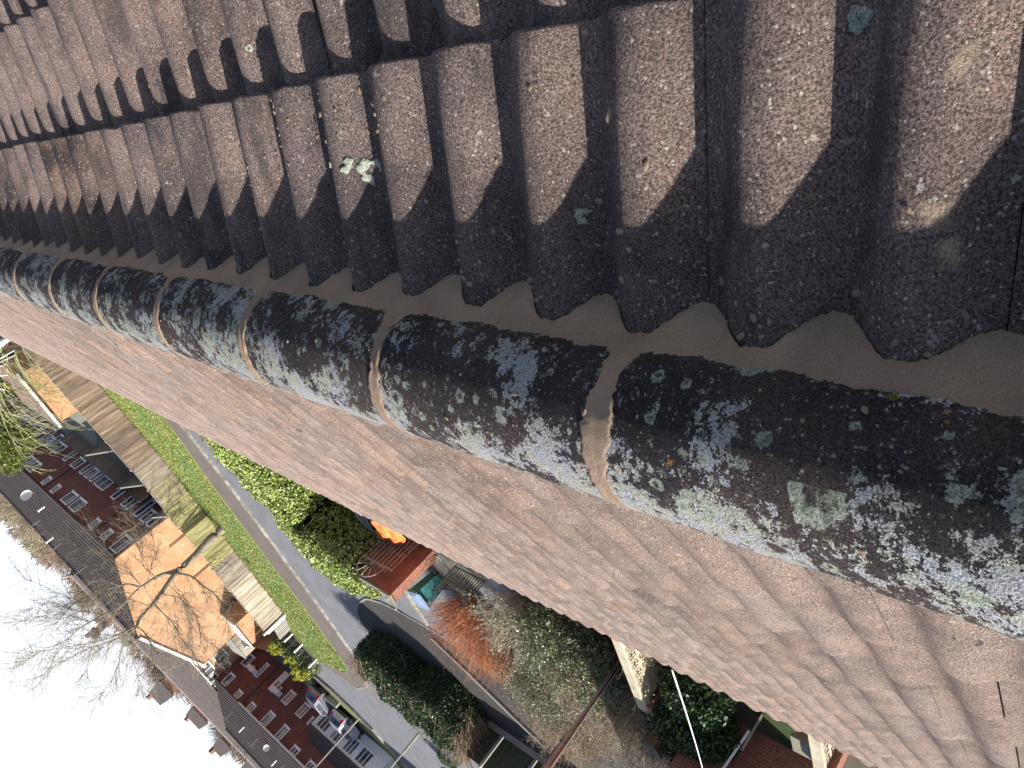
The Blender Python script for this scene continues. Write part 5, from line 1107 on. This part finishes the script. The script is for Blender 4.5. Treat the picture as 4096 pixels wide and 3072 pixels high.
# glossy dark laurel under the eaves
lr = thing('laurel_bush', 'glossy dark green laurel bush with white glints, under the telephone wire', 'shrub', (-15, 6.6, 0)); f = FB(); rnd = random.Random(10)
cen = [(G(*c7(1950, 1230), .7), .95), (G(*c7(1800, 1150), .6), .75), (G(*c7(2080, 1350), .7), .7), (G(*c7(1900, 1430), .6), .6), (G(*c7(2000, 1030), .6), .8)]
for c_, r in cen:
    for i in range(int(5200 * r)):
        d = Vector((rnd.gauss(0, 1), rnd.gauss(0, 1), rnd.gauss(0, 1))).normalized(); q = rnd.uniform(.55, 1.05) * (1 + .16 * vn(d.x * 3, d.y * 3, d.z * 3, 1)); p = c_ + Vector((d.x * r, d.y * r, d.z * r * .8)) * q
        if p.z > .03: f.leaf(p, rnd.uniform(.07, .13), jit((.020, .055, .014) if rnd.random() < .8 else (.06, .12, .03), rnd, .35), rnd, .8, .5)
    for i in range(14): f.stem(Vector((c_.x, c_.y, 0)), c_ + Vector((rnd.gauss(0, .5), rnd.gauss(0, .5), rnd.uniform(-.1, .5))) * r, .012, .005, (.12, .09, .05))
f.build('foliage', lr)
# climbing twigs on the screen wall
stem_shrub('climber', 'thin green climber with few leaves on the cream screen wall', Vector((-14.2, 7.1, 0)), 24, 1.6, .3, (.2, 0, 0), [(.34, .30, .16)], .006, 4, [(.22, .28, .10), (.34, .36, .2)], 3, .06, 11, .5, .5)
# --- conifer with yellow tips behind the iron railing
cn = thing('golden_conifer', 'spreading dark conifer with bright yellow tips above the iron railing', 'conifer', (-41.5, 46.5, 0)); f = FB(); rnd = random.Random(13)
heads = []
for i in range(34):
    u = rnd.random(); v = rnd.random(); bx = -37.9 - 4.3 * u * .62 - 2.3 * v; by = 46.6 - 3.3 * u + 2.3 * v; hh = rnd.uniform(1.1, 1.9) * (1 - .25 * abs(u - .5)); heads.append((bx, by, hh))
for bx, by, hh in heads:
    rr = rnd.uniform(.45, .7); ln = Vector((rnd.gauss(0, .12), rnd.gauss(0, .12), 0))
    for i in range(620):
        q = rnd.random(); z = hh * (1 - (1 - q) ** 1.3); w = rr * math.sqrt(max(0, 1 - q)) * rnd.uniform(.4, 1.1); a = rnd.uniform(0, 6.28); p = Vector((bx + w * math.cos(a), by + w * math.sin(a), z + .08)) + ln * z
        c_ = (.42, .42, .03) if (q > .66 and rnd.random() < .8) or rnd.random() < .06 else ((.10, .15, .02) if rnd.random() < .35 else (.035, .062, .014))
        f.leaf(p, rnd.uniform(.08, .17), jit(c_, rnd, .25), rnd, 2.2, .4)
f.build('foliage', cn)
m = MB()
for bx, by, hh in heads: m.tube([(bx, by, 0), (bx, by, hh * .8)], [.035, .012], 5)
m.build('stem', M['twig'], cn)
# --- bare tree: limbs follow the photograph's branching, with their own depth
bt = thing('bare_tree', 'large leafless tree with sunlit leaning trunk, in front of the board fence and gable', 'tree', (-24.9, 41.2, 0))
TB = Vector((-24.9, 41.3, .1)); TD = math.hypot(TB.x, TB.y); rt = random.Random(31)
W = MB(); tw = FB(); BC = (.36, .31, .24); tips = []
def limb(pix, r0, r1, depth0=0.0, depth1=0.0, sub=2, n=8, start=None):
    pts = []; k = len(pix)
    for i, p in enumerate(pix):
        s = i / max(1, k - 1); pts.append(PD(*p, TD + depth0 + (depth1 - depth0) * s))
    if start is not None: pts[0] = start
    P = [pts[0]]
    for i in range(k - 1):
        for q in (1, 2, 3):
            s = q / 3; a = pts[max(i - 1, 0)]; b_ = pts[i]; c_ = pts[i + 1]; d_ = pts[min(i + 2, k - 1)]
            P.append(.5 * ((2 * b_) + (c_ - a) * s + (2 * a - 5 * b_ + 4 * c_ - d_) * s * s + (3 * b_ - a - 3 * c_ + d_) * s ** 3))
    N_ = len(P); R_ = [r0 + (r1 - r0) * (i / (N_ - 1)) ** .85 for i in range(N_)]
    W.tube(P, R_, n if r0 > .05 else 5, 1.0); tips.append((P, R_)); return P
limb([c2(845, 335), c2(760, 400), c2(690, 470), c2(640, 525), c2(575, 585), c2(515, 635)], .29, .17, 0, 0, start=TB - Vector((0, 0, .1)))
limb([c3(1172, 350), c3(1100, 370), c3(1040, 392), c3(930, 465), c3(850, 540), c3(770, 610), c3(690, 640), c3(600, 690)], .145, .03, 0, 1.6)
limb([c3(1172, 355), c3(1115, 435), c3(1062, 510), c3(1000, 590), c3(930, 665), c3(905, 720)], .16, .075, 0, -1.2)
limb([c3(1185, 370), c3(1240, 378), c3(1290, 400), c3(1350, 455), c3(1405, 488), c3(1450, 540), c3(1490, 610), c3(1505, 690)], .075, .015, 0, -2)
limb([c3(1110, 440), c3(1150, 470), c3(1200, 540), c3(1245, 630), c3(1262, 720), c3(1250, 800), c3(1280, 905)], .045, .010, -.3, .8)
limb([c3(1020, 570), c3(1090, 640), c3(1150, 700), c3(1195, 790), c3(1240, 850)], .042, .010, -.6, -2.2)
limb([c3(1140, 400), c3(1180, 480), c3(1290, 500), c3(1420, 490)], .03, .009, 0, 1.4)
limb([c3(905, 720), c3(850, 735), c3(790, 790), c3(700, 830), c3(560, 880), c3(420, 950), c3(300, 1040)], .05, .010, -1.2, -2)
limb([c3(905, 720), c3(835, 800), c3(800, 900), c3(785, 980), c3(745, 1070), c3(690, 1150)], .055, .010, -1.2, .4)
limb([c3(905, 720), c3(960, 760), c3(1000, 830), c3(1010, 930), c3(1050, 1010)], .04, .009, -1.2, -3)
limb([c3(905, 715), c3(880, 800), c3(870, 900), c3(900, 1000), c3(940, 1120)], .04, .008, -1.2, .9)
limb([c3(900, 720), c3(800, 770), c3(720, 800), c3(600, 830), c3(420, 860), c3(220, 890)], .04, .008, -1.2, -3)
limb([c3(1000, 590), c3(930, 560), c3(880, 545)], .035, .012, -.8, -1.5)
limb([c3(770, 610), c3(740, 680), c3(700, 720), c3(640, 800), c3(600, 900), c3(580, 1000)], .045, .009, 1.0, 2.2)
limb([c3(930, 462), c3(860, 440), c3(790, 450), c3(700, 475), c3(640, 510), c3(540, 545), c3(470, 590), c3(380, 690)], .07, .010, .6, 2.4)
limb([c3(800, 452), c3(740, 430), c3(700, 450), c3(640, 490), c3(560, 560), c3(500, 540), c3(400, 500), c3(210, 420)], .045, .008, .8, 3)
limb([c3(940, 455), c3(870, 380), c3(800, 360), c3(740, 300), c3(700, 200), c3(640, 120)], .032, .007, .5, 2)
limb([c3(1040, 392), c3(960, 330), c3(940, 250), c3(950, 160), c3(900, 60)], .03, .006, .3, -1.3)
limb([c3(870, 500), c3(760, 480), c3(690, 420), c3(600, 330), c3(560, 230), c3(480, 150)], .03, .006, .8, 3.2)
limb([c3(640, 680), c3(560, 680), c3(480, 650), c3(330, 640), c3(150, 680)], .03, .006, 1.6, 2.6)
limb([c3(600, 690), c3(520, 740), c3(420, 820), c3(300, 870), c3(200, 930)], .03, .006, 1.6, 1.0)
limb([c3(690, 640), c3(600, 620), c3(480, 610), c3(350, 560), c3(220, 600)], .028, .006, 1.4, 3.0)
limb([c3(1060, 505), c3(1160, 520), c3(1230, 560), c3(1300, 640), c3(1330, 760), c3(1400, 830)], .03, .006, -.5, -2.6)
limb([c3(980, 440), c3(1000, 330), c3(1040, 240), c3(1010, 120)], .022, .006, .4, 1.7)
limb([c3(960, 460), c3(1010, 540), c3(1120, 590), c3(1180, 680), c3(1160, 780)], .022, .006, .4, 2.0)
W.build('trunk', simple('tree_bark', (.40, .34, .26), (.22, .18, .13), 3.5, .9, .02, 30, stretch=(3, 3, .8)), bt, True)
cdir = Vector((TB.x, TB.y, 0)).normalized(); cside = Vector((cdir.y, -cdir.x, 0)); crown_c = Vector((-29.5, 41.5, 7.0))
def twigs(p, d, L_, r, lev, col):
    segs = 4 if lev == 0 else 3; q = p
    for s in range(segs):
        d = (d + Vector((rt.gauss(0, .17), rt.gauss(0, .17), rt.gauss(0.03, .15)))).normalized(); e = q + d * L_ / segs; tw.stem(q, e, r * (1 - s / segs * .6), r * (1 - (s + 1) / segs * .6), col)
        if lev < 2 and rt.random() < .9:
            for _ in range(1 if lev else rt.choice((1, 2))):
                nd = (d + Vector((rt.gauss(0, .6), rt.gauss(0, .6), rt.gauss(0, .5)))).normalized(); twigs(e, nd, L_ * rt.uniform(.4, .65), r * .62, lev + 1, col)
        q = e
for P, R_ in tips[1:]:
    n_ = len(P); base_dir = (P[-1] - P[0]).normalized()
    for i in range(2, n_):
        thin = 1 - R_[i] / .16; k_ = 2 if R_[i] < .035 else 1
        if rt.random() < .25 and R_[i] > .05: continue
        for _ in range(k_):
            d = (P[i] - P[i - 1]).normalized(); nd = (d * 1.0 + base_dir * .3 + Vector((rt.gauss(0, .6), rt.gauss(0, .6), rt.gauss(.12, .5)))).normalized(); twigs(P[i], nd, rt.uniform(.7, 1.7), rt.uniform(.010, .016), 0, jit(BC, rt, .3))
    for _ in range(3): twigs(P[-1], ((P[-1] - P[-2]).normalized() + Vector((rt.gauss(0, .35), rt.gauss(0, .35), rt.gauss(0, .3)))).normalized(), rt.uniform(.9, 1.8), .012, 0, jit(BC, rt, .3))
tw.build('twigs', bt, 'twig')
# --- left tree: drooping twigs over the fence, ivy clad crown
lt2 = thing('ivy_tree', 'tree at the left edge with drooping yellow grey twigs and a green ivy mass', 'tree', (-11.5, 47.5, 0)); f = FB(); lf = FB(); rl_ = random.Random(41); W = MB(); LD = 49.0
W.tube([(-10.2, 47.6, 0), (-10.6, 47.8, 2.5), (-11.3, 47.9, 5), (-12.2, 48.2, 7.2)], [.22, .18, .13, .07], 8)
def droop(p0, d, L_, r, col, lev=0):
    p = p0; segs = 7 if lev == 0 else 4
    for s in range(segs):
        d = (d + Vector((rl_.gauss(0, .14), rl_.gauss(0, .14), -.10 if lev == 0 else -.16))).normalized(); e = p + d * L_ / segs; f.stem(p, e, r * (1 - s / segs * .65), r * (1 - (s + 1) / segs * .65), col)
        if lev < 2 and rl_.random() < .75: droop(e, (d + Vector((rl_.gauss(0, .6), rl_.gauss(0, .6), rl_.gauss(-.2, .4)))).normalized(), L_ * rl_.uniform(.3, .5), r * .6, col, lev + 1)
        p = e
for (px, py), (tx, ty) in (((60, 1420), (200, 1500)), ((20, 1380), (120, 1700)), ((40, 1450), (240, 1620)), ((0, 1500), (150, 1760)), ((10, 1400), (60, 1600)), ((60, 1400), (150, 1560)), ((0, 1600), (230, 1700)), ((0, 1350), (90, 1450)), ((20, 1560), (170, 1690)), ((-40, 1450), (60, 1800)), ((0, 1700), (160, 1830)), ((-30, 1600), (90, 1750)), ((90, 1440), (260, 1560)), ((30, 1500), (200, 1640))):
    a = PD(px, py, LD + rl_.uniform(-1.5, 1)); b_ = PD(tx, ty, LD + rl_.uniform(-2, 1)); 
    for _ in range(3): droop(a + Vector((rl_.gauss(0, .3), rl_.gauss(0, .3), rl_.gauss(0, .3))), ((b_ - a).normalized() + Vector((rl_.gauss(0, .2), rl_.gauss(0, .2), .25))).normalized(), (b_ - a).length * rl_.uniform(.9, 1.2), .022, jit(rl_.choice([(.42, .40, .26), (.34, .33, .22), (.38, .40, .14)]), rl_, .25))
    W.tube([Vector((-11.3, 47.9, 5)), a], [.05, .03], 5)
for (px, py), r in (((20, 1690), .9), ((60, 1780), 1.0), ((-20, 1800), 1.3), ((40, 1850), .7), ((100, 1740), .55), ((0, 1560), .6)):
    c_ = PD(px, py, LD + 1.5)
    for i in range(int(2600 * r)):
        d = Vector((rl_.gauss(0, 1), rl_.gauss(0, 1), rl_.gauss(0, 1))).normalized(); p = c_ + d * r * rl_.uniform(.5, 1.1); lf.leaf(p, rl_.uniform(.08, .15), jit((.12, .16, .035) if rl_.random() < .6 else (.24, .26, .05), rl_, .35), rl_, .5)
W.build('trunk', M['twig'], lt2, True); f.build('twigs', lt2, 'twig'); lf.build('ivy', lt2)
# low twigs rising behind the lower left roof (small far trees)
def far_tree(name, label, pxy, D, h, w, col, seed, n=700):
    rr = random.Random(seed); b0 = PD(*pxy, D); t_ = thing(name, label, 'tree', (b0.x, b0.y, 0)); z1 = b0.z; m = MB(); m.tube([(b0.x, b0.y, 0), (b0.x, b0.y, z1 - h * .35)], [.22, .10], 6); m.build('trunk', M['twig'], t_); f_ = FB()
    for i in range(n):
        a = rr.uniform(0, 6.28); e = rr.uniform(-.2, 1.4); L_ = h * .5 * rr.uniform(.5, 1.05); c_ = Vector((b0.x, b0.y, z1 - h * .45)); d = Vector((math.cos(a) * math.cos(e) * w / h * 1.6, math.sin(a) * math.cos(e) * w / h * 1.6, math.sin(e))); p = c_ + d * L_ * rr.uniform(.15, .6); q = c_ + d * L_ + Vector((rr.gauss(0, .2), rr.gauss(0, .2), rr.gauss(0, .2))); cc = jit(col, rr, .3)
        f_.stem(p, q, .035, .012, cc)
        for _ in range(4): g_ = p.lerp(q, rr.uniform(.4, 1)); f_.stem(g_, g_ + Vector((rr.gauss(0, .35), rr.gauss(0, .35), rr.gauss(.15, .3))), .018, .008, cc)
    f_.build('crown', t_, 'twig'); return t_
far_tree('distant_tree', 'brown leafless tree above the ribbed roof of the left terrace', c3(330, 290), 118, 8, 7, (.30, .22, .16), 1)
far_tree('distant_tree', 'pale twiggy tree at the left edge above the roof', c3(60, 60), 112, 8, 8, (.36, .31, .22), 2)
far_tree('distant_tree', 'brown tree between the distant pale houses', c3(1000, 1140), 140, 8, 8, (.33, .25, .20), 3)
far_tree('distant_tree', 'reddish twiggy tree beside the distant half hidden brick house', c3(1260, 1200), 120, 7, 7, (.36, .22, .17), 4)
far_tree('distant_tree', 'pale leafless tree at the lower edge against the white sky', c3(1440, 1540), 150, 8, 8, (.34, .33, .30), 5)
far_tree('distant_tree', 'greenish brown tree in front of the distant orange gable', c3(1560, 1500), 104, 5, 5, (.20, .22, .12), 6)
# far wood on the hill
f = FB(); rw = random.Random(77)
for i in range(210):
    az = math.radians(rw.uniform(94, 146)); D = rw.uniform(125, 240); dg = math.degrees(az)
    el = 1.15 if dg < 121 else (0.95 if dg < 126 else .55); top = 7 + D * math.tan(math.radians(el + rw.uniform(-.35, .28))); x, y = D * math.cos(az), D * math.sin(az); w = rw.uniform(2.5, 4.5)
    col = rw.choice([(.36, .25, .18), (.30, .23, .17), (.28, .22, .15), (.24, .24, .14), (.40, .27, .21)])
    for k in range(330):
        a = rw.uniform(0, 6.28); q = math.sqrt(rw.random()); e = rw.random(); z = top - 7.5 * (1 - e) ** 1 ; ww = w * math.sqrt(max(.02, 1 - (max(0, e - .35) / .65) ** 2)); p = Vector((x + ww * q * math.cos(a), y + ww * q * math.sin(a), z)); d = Vector((math.cos(a) * .6, math.sin(a) * .6, 1)) * rw.uniform(.5, 1.3)
        f.stem(p, p + d, .07, .025, jit(col, rw, .35))
o = f.build('far_wood', None, 'twig'); tag(o, 'mass of brown leafless woodland on the skyline behind the terraces', 'woodland'); o['kind'] = 'stuff'
